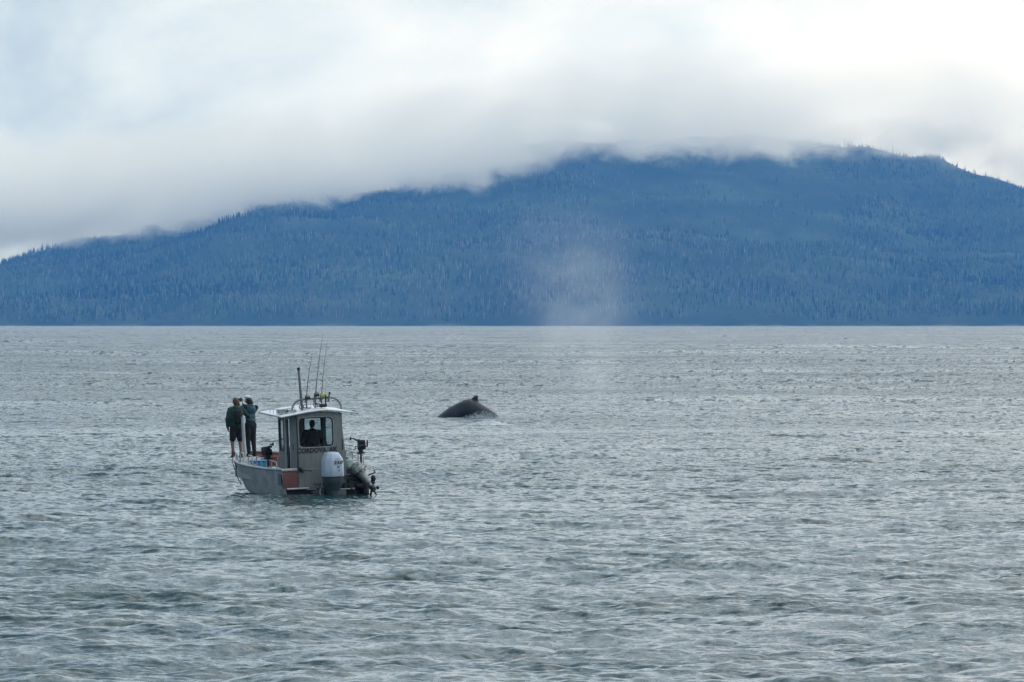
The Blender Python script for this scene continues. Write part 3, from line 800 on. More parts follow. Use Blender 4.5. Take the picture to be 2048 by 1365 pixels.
MB().tube([(-.445,ay+.10,2.45),(-.515,ay+.10,3.68)], [.042,.034], 12).build('antenna_pole', arm_m, boat, smooth=True).data
ap = MB().tube([(-.515,ay+.10,3.66),(-.518,ay+.10,3.735)], .045, 12).build('antenna_cap', black, boat, smooth=True)
MB().tube([(.235,ay-.03,2.62),(.24,ay-.03,2.92)], .022, 8).build('whip_base', black, boat, smooth=True)
MB().tube([(.24,ay-.03,2.90),(.295,ay-.03,3.66)], [.014,.010], 8).build('whip_antenna', white, boat, smooth=True)
holders = [(-.375,.10), (-.105,.09), (.09,.08), (.335,.07)]
for x_, tl in holders:
    MB().tube([(x_-.02,ay-.05,2.70),(x_+.02,ay-.05,2.93)], .032, 12).build('rod_holder', arm_m, boat, smooth=True)
MB().tube([(.355,ay-.05,2.92),(.362,ay-.05,2.985)], .03, 10).build('holder_plug', black, boat, smooth=True)
# coiled black hoses and gear on the roof
g_ = MB()
for c0, rr in ((.02,.07),(.10,.06),(-.42,.07),(-.30,.06)):
    g_ = MB(); g_.tube([Vector((c0+rr*math.cos(a), .55+.03*math.sin(3*a), rz(c0)+.06+rr*.8*math.sin(a))) for a in np.linspace(0, 2*math.pi, 16)[:-1]], .011, 6, closed=True).build('hose_coil', black, boat, smooth=True)
MB().box((.14,.45,rz(.2)),(.34,.62,rz(.2)+.10)).build('roof_gear_box', black, boat, bevel=.02)
MB().box((-.34,.50,rz(-.3)),(-.14,.64,rz(-.3)+.04)).build('roof_hatch', alu_l, boat, bevel=.01)
# black strip down the rear corner of the cabin and starboard handle
MB().tube([(-.795,-.05,2.30),(-.80,-.05,1.2),(-.81,-.055,.80)], [.013,.02,.03], 8).build('cable_run', black, boat, smooth=True)
MB().box((.575,-.05,1.30),(.60,-.032,1.62)).build('grab_handle', black, boat, bevel=.005)
# winch block by the transom corner
MB().ell((-.74,-.10,.80), (.05,.06,.07)).ell((-.70,-.12,.74), .04).tube([(-.74,-.12,.78),(-.46,-.16,.745)], .012).ell((-.45,-.16,.745), .022).build('tie_down_block', black, boat, smooth=True)

def text_mesh(txt, size, M, mat, parent, name='lettering', ext=.003, shear=0, space=1.0, off=0.0, sx=1.0):
    cu = bpy.data.curves.new(name, 'FONT'); cu.body = txt; cu.size = size; cu.extrude = ext; cu.shear = shear; cu.space_character = space; cu.offset = off
    cu.align_x = 'CENTER'; cu.align_y = 'CENTER'
    t_ = bpy.data.objects.new('t', cu); COL.objects.link(t_); dg = bpy.context.evaluated_depsgraph_get(); dg.update()
    me = bpy.data.meshes.new_from_object(t_.evaluated_get(dg)); bpy.data.objects.remove(t_)
    me.transform(M @ Matrix.Diagonal((sx, 1, 1, 1))); me.materials.clear(); me.materials.append(mat); me.name = name
    o = bpy.data.objects.new(name, me); COL.objects.link(o); o.parent = parent; return o
up = Matrix.Rotation(R(90), 4, 'X')
text_mesh('CORDOVA, AK', .185, Matrix.Translation((-.20,-.040,1.325)) @ up, decal, boat, 'home_port_lettering', space=1.04, off=.0085, sx=.95)

# ---- main outboard
ob = empty('outboard_motor', (0, 0, 0)); ob.parent = boat; ob['label'] = 'pale blue grey outboard marked 250'
ox, oy = -.02, -.78
def rrect(hx, hy, z, y0=0, n=28, e=4.0, xo=0, chin=0):
    pts = []
    for k in range(n):
        a = 2*math.pi*k/n; c, s = math.cos(a), math.sin(a); r = (abs(c)**e+abs(s)**e)**(-1/e)
        pts.append(Vector((ox+xo+c*r*hx, oy+y0+s*r*hy, z)))
    return pts
prof_c = [(.262,.315,.575,0),(.275,.325,.60,0),(.278,.325,.80,0),(.272,.318,1.0,.005),(.260,.305,1.08,.01),(.215,.285,1.17,.03),(.180,.26,1.23,.04),(.165,.24,1.262,.05),(.135,.19,1.283,.06),(.07,.10,1.29,.06)]
def oct_(hx, hy, z, y0, ch):
    return [Vector((ox+a, oy+y0+b, z)) for a, b in ((-hx+ch,-hy),(hx-ch*.55,-hy),(hx,-hy+ch*.8),(hx,hy-ch),(hx-ch,hy),(-hx+ch,hy),(-hx,hy-ch),(-hx,-hy+ch*.9))]
cw = MB().loft([oct_(hx, hy, z, y0, .16*min(1, hx/.3)) for hx, hy, z, y0 in prof_c]).build('cowl', cowlm, ob, bevel=.018, angle=60)
MB().loft([rrect(.275,.325,.56), rrect(.285,.332,.572), rrect(.275,.325,.585)]).build('cowl_gasket', black, ob, smooth=True)
MB().loft([rrect(.265,.315,.56), rrect(.258,.31,.47), rrect(.222,.28,.36), rrect(.19,.25,.26,.02), rrect(.17,.22,.18,.03)]).build('skirt', skirtm, ob, smooth=True, angle=50)
MB().loft([rrect(.17,.22,.20,.04), rrect(.14,.20,.05,.04), rrect(.11,.19,-.15,.04), rrect(.10,.2,-.2,.04), rrect(.06,.17,-.45,.04), rrect(.05,.16,-.8,.04)]).build('mid_section', skirtm, ob, smooth=True)
MB().loft([rrect(.16,.34,-.47,-.02,e=2.5), rrect(.16,.34,-.485,-.02,e=2.5)]).build('cavitation_plate', skirtm, ob)
MB().tube([(ox,oy+.22,-.72),(ox,oy+.10,-.72),(ox,oy-.15,-.72),(ox,oy-.28,-.72)], [.02,.07,.07,.04], 14).build('gear_case', skirtm, ob, smooth=True)
pr = MB(); 
for k in range(3):
    a = 2*math.pi*k/3; M = Matrix.Translation((ox,oy-.24,-.72)) @ Matrix.Rotation(a, 4, 'Y') @ Matrix.Rotation(R(28), 4, 'Z')
    pr.add([M @ Vector(v) for v in [(-.02,-.01,.03),(.02,-.01,.03),(.09,0,.12),(.06,0,.19),(-.04,0,.19),(-.07,0,.10),(-.02,.01,.03),(.02,.01,.03),(.09,.008,.12),(.06,.008,.19),(-.04,.008,.19),(-.07,.008,.10)]],
           [(0,1,2,3,4,5),(11,10,9,8,7,6)]+[(i,(i+1)%6,(i+1)%6+6,i+6) for i in range(6)])
pr.build('propeller', steel, ob)
MB().box((-.16,-.62,-.15),(.12,-.40,.42)).box((-.20,-.48,.30),(.16,-.40,.46)).build('clamp_bracket', black, ob, bevel=.02)
fx = ox+.04
fy = oy-.325-.004
text_mesh('250', .135, Matrix.Translation((fx+.015,fy+.002,.985)) @ up, decal, ob, 'power_lettering', shear=.25, sx=1.3, off=.003, space=1.08)
MB().box((fx-.06,fy-.0,1.085),(fx+.10,fy+.006,1.097)).build('cowl_stripe', decal_g, ob)
MB().box((fx-.04,fy-.0,.895),(fx+.09,fy+.006,.905)).build('cowl_stripe', decal_g, ob)
MB().prism([(fx-.02,.835),(fx+.045,.835),(fx+.07,.87),(fx+.005,.87)], fy-.001, fy+.004, 'y').build('cowl_emblem', decal, ob)
MB().tube([Vector((fx+.035+.034*math.cos(a), fy+.001, .765+.034*math.sin(a))) for a in np.linspace(0, 2*math.pi, 22)[:-1]], .005, 6, closed=True).build('cowl_badge', decal_g, ob, smooth=True)
MB().prism([(fx+.015,.757),(fx+.05,.762),(fx+.055,.776),(fx+.02,.77)], fy-.001, fy+.004, 'y').build('cowl_badge', decal_g, ob)
# steering gear and hoses left of the leg
h_ = MB().box((-.50,-.52,.34),(-.28,-.44,.39))
h_.tube([(-.42,-.48,.36),(-.46,-.55,.20),(-.44,-.6,.05),(-.38,-.6,-.08),(-.28,-.62,-.05)], .022, 8).tube([(-.36,-.5,.36),(-.30,-.58,.22),(-.24,-.6,.02),(-.30,-.6,-.2)], .026, 8)
h_.ell((-.36,-.55,.10), (.05,.05,.13)).ell((-.27,-.58,-.02), (.06,.06,.10)).build('steering_hoses', skirtm, boat, smooth=True)
MB().tube([(-.34,-.60,.24),(-.37,-.62,.12),(-.33,-.63,.0)], .022, 8).build('steel_ram', steel, boat, smooth=True)
h_ = MB().tube([(.28,-.5,.46),(.45,-.42,.56),(.70,-.36,.58),(.95,-.30,.56)], .045, 8).tube([(.25,-.5,.38),(.45,-.45,.50),(.72,-.38,.50),(.9,-.3,.42)], .035, 8).build('rigging_hose', black, boat, smooth=True)

# ---- kicker motor, tilted, at the starboard corner
kk = empty('kicker_motor', (.98, -.42, .62)); kk.parent = boat; kk['label'] = 'weathered white kicker outboard tilted beside the main motor'
kk.rotation_euler = (R(-24), R(-27), R(12)); kk.scale = (.95, .9, .92)
def kr(hx, hy, z, e=3.0, y0=0, n=20):
    return [Vector((math.cos(a)*hx*(abs(math.cos(a))**e+abs(math.sin(a))**e)**(-1/e), y0+math.sin(a)*hy*(abs(math.cos(a))**e+abs(math.sin(a))**e)**(-1/e), z)) for a in [2*math.pi*k/n for k in range(n)]]
MB().loft([kr(.13,.17,.02), kr(.165,.22,.06), kr(.17,.23,.20), kr(.15,.20,.32), kr(.11,.15,.37), kr(.05,.07,.39)]).build('cowl', kick, kk, smooth=True)
MB().loft([kr(.12,.16,.02), kr(.09,.12,-.14), kr(.075,.11,-.20), kr(.06,.11,-.42), kr(.045,.10,-.60)]).build('mid_section', kick, kk, smooth=True)
MB().loft([kr(.11,.19,-.53), kr(.11,.19,-.545)]).build('cavitation_plate', skirtm, kk)
MB().tube([(0,.16,-.66),(0,.06,-.66),(0,-.14,-.66),(0,-.2,-.66)], [.015,.05,.05,.03], 12).loft([kr(.02,.07,-.60,2,.02), kr(.012,.04,-.84,2,.02)]).build('gear_case', skirtm, kk, smooth=True)
pk = MB()
for k in range(3):
    M = Matrix.Translation((0,-.19,-.66)) @ Matrix.Rotation(2*math.pi*k/3, 4, 'Y') @ Matrix.Rotation(R(30), 4, 'Z')
    pk.add([M @ Vector(v) for v in [(-.02,0,.02),(.02,0,.02),(.06,0,.08),(.04,0,.13),(-.03,0,.13),(-.05,0,.07),(-.02,.008,.02),(.02,.008,.02),(.06,.006,.08),(.04,.006,.13),(-.03,.006,.13),(-.05,.006,.07)]],
           [(0,1,2,3,4,5),(11,10,9,8,7,6)]+[(i,(i+1)%6,(i+1)%6+6,i+6) for i in range(6)])
pk.build('propeller', black, kk)
MB().box((-.10,.10,-.25),(.10,.22,.02)).box((-.13,.12,-.10),(.13,.30,-.02)).build('clamp_bracket', black, kk, bevel=.015)
MB().tube([(.12,.18,.10),(.10,.45,.16),(.08,.62,.18)], [.03,.024,.026], 10).build('tiller', black, kk, smooth=True)
MB().box((.50,-.30,.17),(1.16,-.12,.34)).tube([(.62,-.30,.30),(.70,-.40,.16),(.82,-.40,.05)], .03).tube([(1.15,-.45,.30),(1.25,-.55,.12),(1.22,-.5,-.05)], .035).ell((.92,-.36,.26), (.10,.08,.09)).build('steering_gear', black, boat, bevel=.01)
MB().box((.66,-.24,.30),(1.30,-.04,.44)).box((1.12,-.22,-.05),(1.30,-.04,.40)).build('kicker_bracket', blackp, boat, bevel=.03)
MB().ell((1.36,-.42,.45), (.07,.10,.10)).ell((1.33,-.40,.33), (.09,.08,.07)).tube([(1.2,-.45,.55),(1.42,-.45,.62),(1.38,-.42,.68)], .022).build('spare_fender', black, boat, smooth=True)

# ---- downriggers (black reels on the rails)
def downrigger(loc, rz_, sc, lab):
    d0 = empty('downrigger', loc, (0,0,rz_)); d0.parent = boat; d0['label'] = lab; d0.scale = (sc, sc, sc)
    b = MB().box((-.10,-.09,0),(.10,.09,.05)).box((-.06,-.06,.05),(.06,.06,.14)).build('base', black, d0, bevel=.01)
    dr = MB().tube([(-.075,0,.22),(-.075,0,.22),(.075,0,.22)], .105, 20)
    dr.tube([(-.085,0,.22),(-.07,0,.22)], .125, 20).tube([(.07,0,.22),(.085,0,.22)], .125, 20); dr.build('line_drum', blackp, d0, smooth=True, angle=40)
    MB().box((-.14,-.09,.12),(-.09,.12,.34)).box((-.13,-.05,.30),(.06,.10,.40)).box((.0,-.12,.36),(.10,.04,.42)).build('housing', blackp, d0, bevel=.015)
    MB().tube([(.05,.05,.36),(.20,.10,.44),(.30,.14,.46)], [.03,.022,.018], 10).ell((.30,.14,.45), (.03,.03,.055)).build('boom', black, d0, smooth=True)
    MB().tube([(.10,0,.22),(.15,0,.22),(.16,0,.12),(.22,0,.12)], .013, 8).build('crank', black, d0, smooth=True)
    MB().tube([(-.15,.02,.20),(-.19,.02,.20),(-.20,.02,.38)], .025, 10).build('rod_cup', black, d0, smooth=True)
downrigger(gun(1.28,-1,.26,-.06), R(15), .95, 'black downrigger on the port rail')
downrigger(gun(.22,1,.34,-.06), R(165), 1.0, 'black downrigger on the starboard rail')
MB().tube([gun(1.28,-1,.0,-.06), gun(1.28,-1,.27,-.06)], .03, 10).build('pedestal', black, boat, smooth=True)
MB().tube([gun(.22,1,.0,-.06), gun(.22,1,.35,-.06)], .03, 10).build('pedestal', black, boat, smooth=True)

# ---- things carried on the boat
def carried(name, loc, rz_=0):
    o = empty(name, BM @ Vector(loc), (0, ROLL, TH+rz_)); return o
# rods
def rod(x, tipx, tipz, reel, lab, thick=1.0):
    o = carried('fishing_rod', (x, ay-.05, 2.66)); tag(o, lab, 'fishing rod', 'fishing rods in the roof rack')
    dx = tipx-x; dz = tipz-2.66
    MB().tube([(0,0,-.12),(dx*.18,0,dz*.17)], [.017,.015], 8).build('handle', black, o, smooth=True)
    pts = [Vector((dx*f+.03*math.sin(f*3.1)*-1, .0, dz*f)) for f in np.linspace(.15, 1, 14)]
    MB().tube(pts, [ .013*thick*(1-f*.72) for f in np.linspace(0, 1, 14)], 6).build('blank', black, o, smooth=True)
    for f in (.35,.5,.65,.8,.92):
        c = Vector((dx*f, -.012, dz*f)); MB().tube([c+Vector((.014*math.cos(a), -.004, .014*math.sin(a))) for a in np.linspace(0, 6.28, 10)[:-1]], .0035, 5, closed=True).build('line_guide', steel, o)
    c = Vector((dx*.13, -.05, dz*.13))
    rl = MB().tube([c+Vector((-.05,0,0)), c+Vector((.05,0,0))], .052, 16).tube([c+Vector((-.06,0,0)), c+Vector((-.045,0,0))], .062, 16).tube([c+Vector((.045,0,0)), c+Vector((.06,0,0))], .062, 16)
    r_ = rl.build('reel', reel, o, smooth=True, angle=40)
    MB().tube([c+Vector((.06,0,0)), c+Vector((.085,0,0)), c+Vector((.105,-.01,-.05)), c+Vector((.14,-.01,-.055))], .009, 6).ell(c+Vector((.14,-.01,-.055)), .018).build('reel_handle', black, r_, smooth=True)
rod(-.375, -.135, 4.12, blackp, 'leftmost and shortest of the three rods in the roof rack, with a big black reel')
rod(-.105, .225, 4.68, blackp, 'middle and tallest of the three rods in the roof rack, with a plain dark reel')
rod(.09, .36, 4.50, yel, 'right hand rod of the three in the roof rack, with a yellow reel', .8)
o = carried('storage_tote', (-.50, 4.25, .46)); tag(o, 'bright blue plastic tote on the open front deck behind the port rail', 'tote')
MB().loft([[(-.15,-.20,0),(.15,-.20,0),(.15,.20,0),(-.15,.20,0)], [(-.18,-.23,.46),(.18,-.23,.46),(.18,.23,.46),(-.18,.23,.46)]]).build('tub', bluem, o, bevel=.02)
MB().box((-.20,-.25,.46),(.20,.25,.50)).build('lid', bluem, o, bevel=.012)
o = carried('ribbed_drum', (.84, .30, .46)); tag(o, 'pale green ribbed plastic drum at the stern behind the big outboard', 'drum')
rb_ = MB(); prf = [(0,.19)]; 
rr_ = [.16,.185,.185,.172,.19,.172,.19,.172,.19,.172,.185,.165,.10]; zz_ = [0,.03,.12,.14,.19,.24,.29,.34,.39,.44,.50,.545,.56]
rb_.loft([[Vector((r_*math.cos(a), r_*math.sin(a), z_)) for a in np.linspace(0, 2*math.pi, 25)[:-1]] for r_, z_ in zip(rr_, zz_)]).build('drum_body', greenm, o, smooth=True, angle=60)
MB().tube([(0,0,.55),(0,0,.60)], .045, 12).build('drum_cap', black, o, smooth=True)
o = carried('cooler', (-.95, 1.95, .46)); tag(o, 'white lidded cooler on the side of the open deck just ahead of the cabin', 'cooler')
MB().box((-.18,-.28,0),(.18,.28,.30)).build('tub', white, o, bevel=.02); MB().box((-.19,-.29,.30),(.19,.29,.36)).build('lid', white, o, bevel=.015)
MB().tube([(-.195,-.12,.22),(-.22,-.10,.22),(-.22,.10,.22),(-.195,.12,.22)], .012, 8).build('handle', black, o, smooth=True)

# ================================================================== PEOPLE
skin = material('skin', (.24,.115,.09), (.20,.095,.07), rough=.6, scale=8)
skin_d = material('tan_skin', (.30,.16,.11), (.25,.13,.09), rough=.6, scale=8)  # skin tone of the cap wearer and the skipper
hairb = material('brown_hair', (.10,.045,.02), (.05,.022,.012), rough=.7, scale=40, bump=.4, bump_scale=60)
haird = material('dark_hair', (.012,.010,.009), rough=.6, scale=40, bump=.4, bump_scale=60)
jackg = material('green_jacket_cloth', (.013,.050,.038), (.008,.032,.025), rough=.85, scale=6, bump=.5, bump_scale=14)
pack = material('black_nylon', (.006,.007,.008), (.004,.005,.005), rough=.9, scale=6, bump=.3, bump_scale=18)
shorts = material('dark_brown_cloth', (.016,.013,.012), (.010,.008,.008), rough=.9, scale=8, bump=.4, bump_scale=16)
bootm = material('brown_boot_leather', (.10,.065,.04), (.06,.04,.028), rough=.75, scale=9)
teal = material('teal_vest_cloth', (.002,.062,.085), (.002,.042,.06), rough=.6, scale=6, bump=.4, bump_scale=16)
darkc = material('near_black_cloth', (.014,.016,.020), (.009,.010,.013), rough=.9, scale=6, bump=.4, bump_scale=16)
capm = material('white_cap_cloth', (.72,.72,.72), rough=.85)
navy = material('dark_navy_cloth', (.007,.008,.012), (.005,.006,.008), rough=.9, scale=6, bump=.4, bump_scale=14)

def hand(mb, w, d, side, curl=.35, grip=None):
    """palm with five unequal bent fingers; w wrist, d direction of the hand, side = thumb direction"""
    w = Vector(w); d = Vector(d).normalized(); sd = Vector(side).normalized(); nrm_ = d.cross(sd).normalized()
    mb.ell(w+d*.045, (.040,.040,.040), 10, 7); mb.tube([w, w+d*.085], [.026,.036], 10)
    for k, (o_, ln) in enumerate(((.027,.072),(.009,.080),(-.010,.074),(-.028,.058))):
        a = w+d*.080+sd*o_; b = a+d*ln*.5+nrm_*curl*.02; c = b+(d*(1-curl)+nrm_*curl).normalized()*ln*.5
        mb.tube([a, b, c], [.0105,.010,.0085], 8)
    a = w+d*.03+sd*.032; mb.tube([a, a+(d*.6+sd*.8)*.035, a+(d*.9+sd*.5)*.065], [.013,.012,.010], 8)

def person(loc, face, P):
    """P: joints. one continuous body; hair and clothes are its children"""
    o = empty('person', BM @ Vector(loc), (0, 0, TH+face)); return o
def body_mesh(J, root, mat, hand_curl=(.4,.4)):
    mb = MB()
    limb(mb, [J['hip'][0], J['knee'][0], J['ank'][0]], [.085,.058,.040]); limb(mb, [J['hip'][1], J['knee'][1], J['ank'][1]], [.085,.058,.040])
    for s in (0, 1):
        a = Vector(J['ank'][s]); mb.ell(a+Vector((0,.06,-.045)), (.042,.12,.036))
        limb(mb, [J['sh'][s], J['el'][s], J['wr'][s]], [.052,.040,.028])
        d = Vector(J['wr'][s])-Vector(J['el'][s]); hd = J.get('hd', [d, d])[s]; hand(mb, J['wr'][s], hd, J.get('thumb', [(0,1,.2), (0,1,.2)])[s], hand_curl[s])
    pel = (Vector(J['hip'][0])+Vector(J['hip'][1]))/2; ch = (Vector(J['sh'][0])+Vector(J['sh'][1]))/2
    mb.ell(pel+Vector((0,0,.03)), (.155,.11,.12)); mb.ell(pel.lerp(ch,.45), (.135,.095,.20)); mb.ell(ch-Vector((0,0,.10)), (.165,.11,.17)); mb.ell(ch-Vector((0,0,.01)), (.15,.075,.06))
    hd_ = Vector(J['head']); mb.tube([ch-Vector((0,0,.03)), hd_-Vector((0,0,.05))], [.062,.054], 12)
    f = Vector(J.get('look', (0,1,0))).normalized(); sd = Vector((f.y,-f.x,0)).normalized()
    mb.ell(hd_+Vector((0,0,.02)), (.075,.090,.105)); mb.ell(hd_+f*.03-Vector((0,0,.05)), (.055,.060,.065))
    mb.tube([hd_+f*.085+Vector((0,0,.012)), hd_+f*.108-Vector((0,0,.022))], [.010,.016], 8)       # nose
    mb.ell(hd_+f*.088-Vector((0,0,.052)), (.022,.012,.010))                                         # lips
    mb.ell(hd_+f*.055-Vector((0,0,.088)), (.026,.024,.022))                                         # chin
    for s in (-1, 1): mb.ell(hd_+sd*s*.078-Vector((0,0,.005)), (.012,.022,.032))
    b = remeshed('body', mb, mat, root, .0125, 3)
    for s in (-1, 1):
        MB().ell(hd_+f*.080+sd*s*.030+Vector((0,0,.018)), .011, 10, 8).build('eye', white, b, smooth=True)
        MB().ell(hd_+f*.089+sd*s*.030+Vector((0,0,.018)), .005, 8, 6).build('pupil', black, b, smooth=True)
    return b, pel, ch, hd_

# person in the green jacket, one arm resting on the post, the other hanging
p1 = person((-.58, 5.98, 1.0), R(-4), None)
tag(p1, 'brown haired person in green jacket and dark shorts, arm resting on the bow post', 'person')
J = dict(hip=[(-.09,0,.92),(.10,0,.92)], knee=[(-.12,.04,.49),(.12,.03,.49)], ank=[(-.10,-.01,.09),(.14,-.02,.09)],
         sh=[(-.20,.02,1.44),(.17,.02,1.46)], el=[(-.29,-.02,1.15),(.31,.10,1.30)], wr=[(-.25,.06,.90),(.42,.16,1.25)],
         head=(-.02,.05,1.655), look=(.25,1,-.05), hd=[Vector((.04,.05,-.24)), Vector((.12,.02,-.06))])
b1, pel, ch, hd1 = body_mesh(J, p1, skin)
mb = MB(); 
mb.ell(ch-Vector((0,0,.10)), (.235,.16,.21)); mb.ell(ch-Vector((0,0,.30)), (.215,.155,.22)); mb.ell(pel+Vector((0,0,.06)), (.215,.155,.15)); mb.ell(ch-Vector((0,0,.0)), (.19,.10,.07))
limb(mb, [J['sh'][0], J['el'][0], Vector(J['wr'][0]).lerp(Vector(J['el'][0]),.15)], [.078,.064,.050]); limb(mb, [J['sh'][1], J['el'][1], Vector(J['wr'][1]).lerp(Vector(J['el'][1]),.08)], [.080,.068,.055])
mb.ell(ch+Vector((-.01,-.075,.035)), (.12,.07,.08)); mb.ell(ch+Vector((0,.04,.06)), (.085,.08,.05))
remeshed('jacket', mb, jackg, p1, .016, 3, .012, 7)
mb = MB().ell(pel+Vector((0,0,-.0)), (.175,.13,.13)); limb(mb, [J['hip'][0], Vector(J['hip'][0]).lerp(Vector(J['knee'][0]),.82)], [.118,.100]); limb(mb, [J['hip'][1], Vector(J['hip'][1]).lerp(Vector(J['knee'][1]),.82)], [.118,.100])
remeshed('shorts', mb, shorts, p1, .016, 2, .008, 8)
mb = MB().ell(hd1+Vector((0,-.012,.035)), (.090,.102,.103)).ell(hd1+Vector((0,-.045,-.02)), (.080,.066,.08)).ell(hd1+Vector((.02,.05,.085)), (.07,.06,.045))
remeshed('hair', mb, hairb, p1, .012, 2, .012, 22)
bp_ = empty('backpack', BM @ Vector((-.58, 5.98, 1.0)), (0, 0, TH+R(-4))); tag(bp_, 'small black backpack worn by the person in the green jacket', 'backpack')
mb = MB().ell((0,-.185,1.20), (.145,.085,.20)).ell((0,-.20,1.10), (.15,.09,.12)).ell((0,-.17,1.34), (.12,.07,.09)).ell((0,-.25,1.08), (.10,.04,.08))
remeshed('bag', mb, pack, bp_, .016, 3, .008, 9)
for s in (-1, 1):
    MB().tube([(s*.09,-.12,1.40),(s*.115,-.04,1.50),(s*.12,.08,1.47),(s*.13,.16,1.33),(s*.16,.10,1.12),(s*.15,-.08,1.03)], .018, 8).build('strap', pack, bp_, smooth=True)
for s in (0, 1):
    a = Vector(J['ank'][s]); mb = MB().ell(a+Vector((0,.06,-.045)), (.055,.145,.048)).tube([a+Vector((0,0,-.05)), a+Vector((0,0,.10))], [.058,.060], 12).box(a+Vector((-.048,-.06,-.09)), a+Vector((.048,.17,-.065)))
    remeshed('boot', mb, bootm, p1, .014, 2)
# person in the teal vest holding a camera up
p2 = person((-.06, 6.20, 1.0), R(12), None)
tag(p2, 'person in white cap, teal vest and black trousers raising a camera at the bow', 'person')
J = dict(hip=[(-.09,0,.96),(.09,0,.96)], knee=[(-.07,.03,.51),(.11,.02,.51)], ank=[(-.06,0,.09),(.13,-.02,.09)],
         sh=[(-.19,.02,1.50),(.19,.0,1.48)], el=[(-.34,.16,1.42),(.20,.20,1.28)], wr=[(-.21,.34,1.62),(.02,.36,1.52)],
         head=(-.05,.07,1.70), look=(-.4,1,.0), hd=[Vector((.06,.05,.10)), Vector((-.10,.04,.10))], thumb=[(.4,-.2,.5),(-.4,-.2,.5)])
b2, pel, ch, hd2 = body_mesh(J, p2, skin_d, (.8,.8))
mb = MB().ell(ch-Vector((0,0,.10)), (.195,.135,.20)).ell(ch-Vector((0,0,.30)), (.17,.125,.22)).ell(pel+Vector((0,0,.13)), (.175,.13,.10)).ell(ch, (.17,.09,.07)).ell(ch+Vector((0,-.04,.05)), (.09,.08,.05))
remeshed('vest', mb, teal, p2, .016, 3, .010, 8)
for s in (0, 1):
    mb = MB(); limb(mb, [J['sh'][s], J['el'][s], Vector(J['wr'][s]).lerp(Vector(J['el'][s]),.12)], [.076,.058,.042])
    remeshed('sleeve', mb, darkc, p2, .015, 3, .010, 8)
mb = MB().ell(pel, (.165,.13,.13)); 
for s in (0, 1): limb(mb, [J['hip'][s], J['knee'][s], Vector(J['ank'][s])+Vector((0,0,.03))], [.108,.076,.060])
remeshed('trousers', mb, darkc, p2, .016, 3, .010, 8)
mb = MB().ell(hd2+Vector((.015,-.035,.0)), (.092,.090,.105)).ell(hd2+Vector((.05,-.07,-.07)), (.085,.07,.09)).ell(hd2+Vector((.08,-.06,-.12)), (.06,.05,.07))
remeshed('hair', mb, haird, p2, .013, 2, .014, 18)
mb = MB().ell(hd2+Vector((0,0,.085)), (.102,.112,.066)).ell(hd2+Vector((-.04,.12,.075)), (.070,.085,.014))
remeshed('cap', mb, capm, p2, .011, 2)
for s in (0, 1):
    a = Vector(J['ank'][s]); mb = MB().ell(a+Vector((0,.06,-.045)), (.052,.14,.045)).ell(a+Vector((0,0,-.01)), (.052,.058,.06)).box(a+Vector((-.045,-.06,-.09)), a+Vector((.045,.17,-.068)))
    remeshed('shoe', mb, pack, p2, .014, 2)
cmr = empty('camera', p2.location + Euler((0,0,TH+R(12))).to_matrix() @ Vector((-.12,.36,1.70)), (0,0,TH+R(30))); tag(cmr, 'small black camera held up to the face of the person in the white cap', 'camera')
MB().box((-.065,-.03,-.04),(.065,.03,.04)).box((-.025,-.025,.04),(.025,.025,.062)).build('camera_body', black, cmr, bevel=.008)
MB().tube([(0,.03,0),(0,.13,0)], [.034,.038], 16).build('lens', black, cmr, smooth=True)
MB().tube([(-.065,0,.03),(-.12,.02,.07),(-.17,.0,.05),(-.19,-.02,-.02),(-.15,-.05,-.08)], .007, 6).build('camera_strap', black, cmr, smooth=True)
# skipper inside the cabin
p3 = person((-.14, .62, .47), R(0), None)
tag(p3, 'dark silhouetted person standing at the helm inside the cabin', 'person')
J = dict(hip=[(-.09,0,.90),(.09,0,.90)], knee=[(-.10,.02,.48),(.10,.02,.48)], ank=[(-.10,0,.09),(.10,0,.09)],
         sh=[(-.20,.0,1.36),(.20,.0,1.36)], el=[(-.30,.08,1.10),(.30,.08,1.10)], wr=[(-.17,.30,1.02),(.17,.30,1.02)], head=(.0,.03,1.60))
b3, pel, ch, hd3 = body_mesh(J, p3, skin_d, (.8,.8))
mb = MB().ell(ch-Vector((0,0,.10)), (.24,.15,.21)).ell(ch-Vector((0,0,.32)), (.23,.16,.24)).ell(pel+Vector((0,0,.06)), (.20,.15,.15)).ell(ch+Vector((0,-.05,.03)), (.15,.11,.09))
for s in (0, 1): limb(mb, [J['sh'][s], J['el'][s], Vector(J['wr'][s]).lerp(Vector(J['el'][s]),.12)], [.095,.080,.055])
remeshed('jacket', mb, navy, p3, .018, 3, .012, 7)
mb = MB().ell(pel, (.165,.13,.13))
for s in (0, 1): limb(mb, [J['hip'][s], J['knee'][s], Vector(J['ank'][s])+Vector((0,0,.03))], [.108,.080,.065])
remeshed('trousers', mb, navy, p3, .018, 2, .010, 8)
remeshed('hair', MB().ell(hd3+Vector((0,-.012,.038)), (.085,.098,.095)).ell(hd3+Vector((0,-.04,-.01)), (.077,.066,.07)), haird, p3, .012, 2, .008, 22)
for s in (0, 1):
    a = Vector(J['ank'][s]); remeshed('boot', MB().ell(a+Vector((0,.06,-.045)), (.055,.145,.046)).tube([a+Vector((0,0,-.05)), a+Vector((0,0,.12))], [.058,.062], 12), pack, p3, .016, 2)

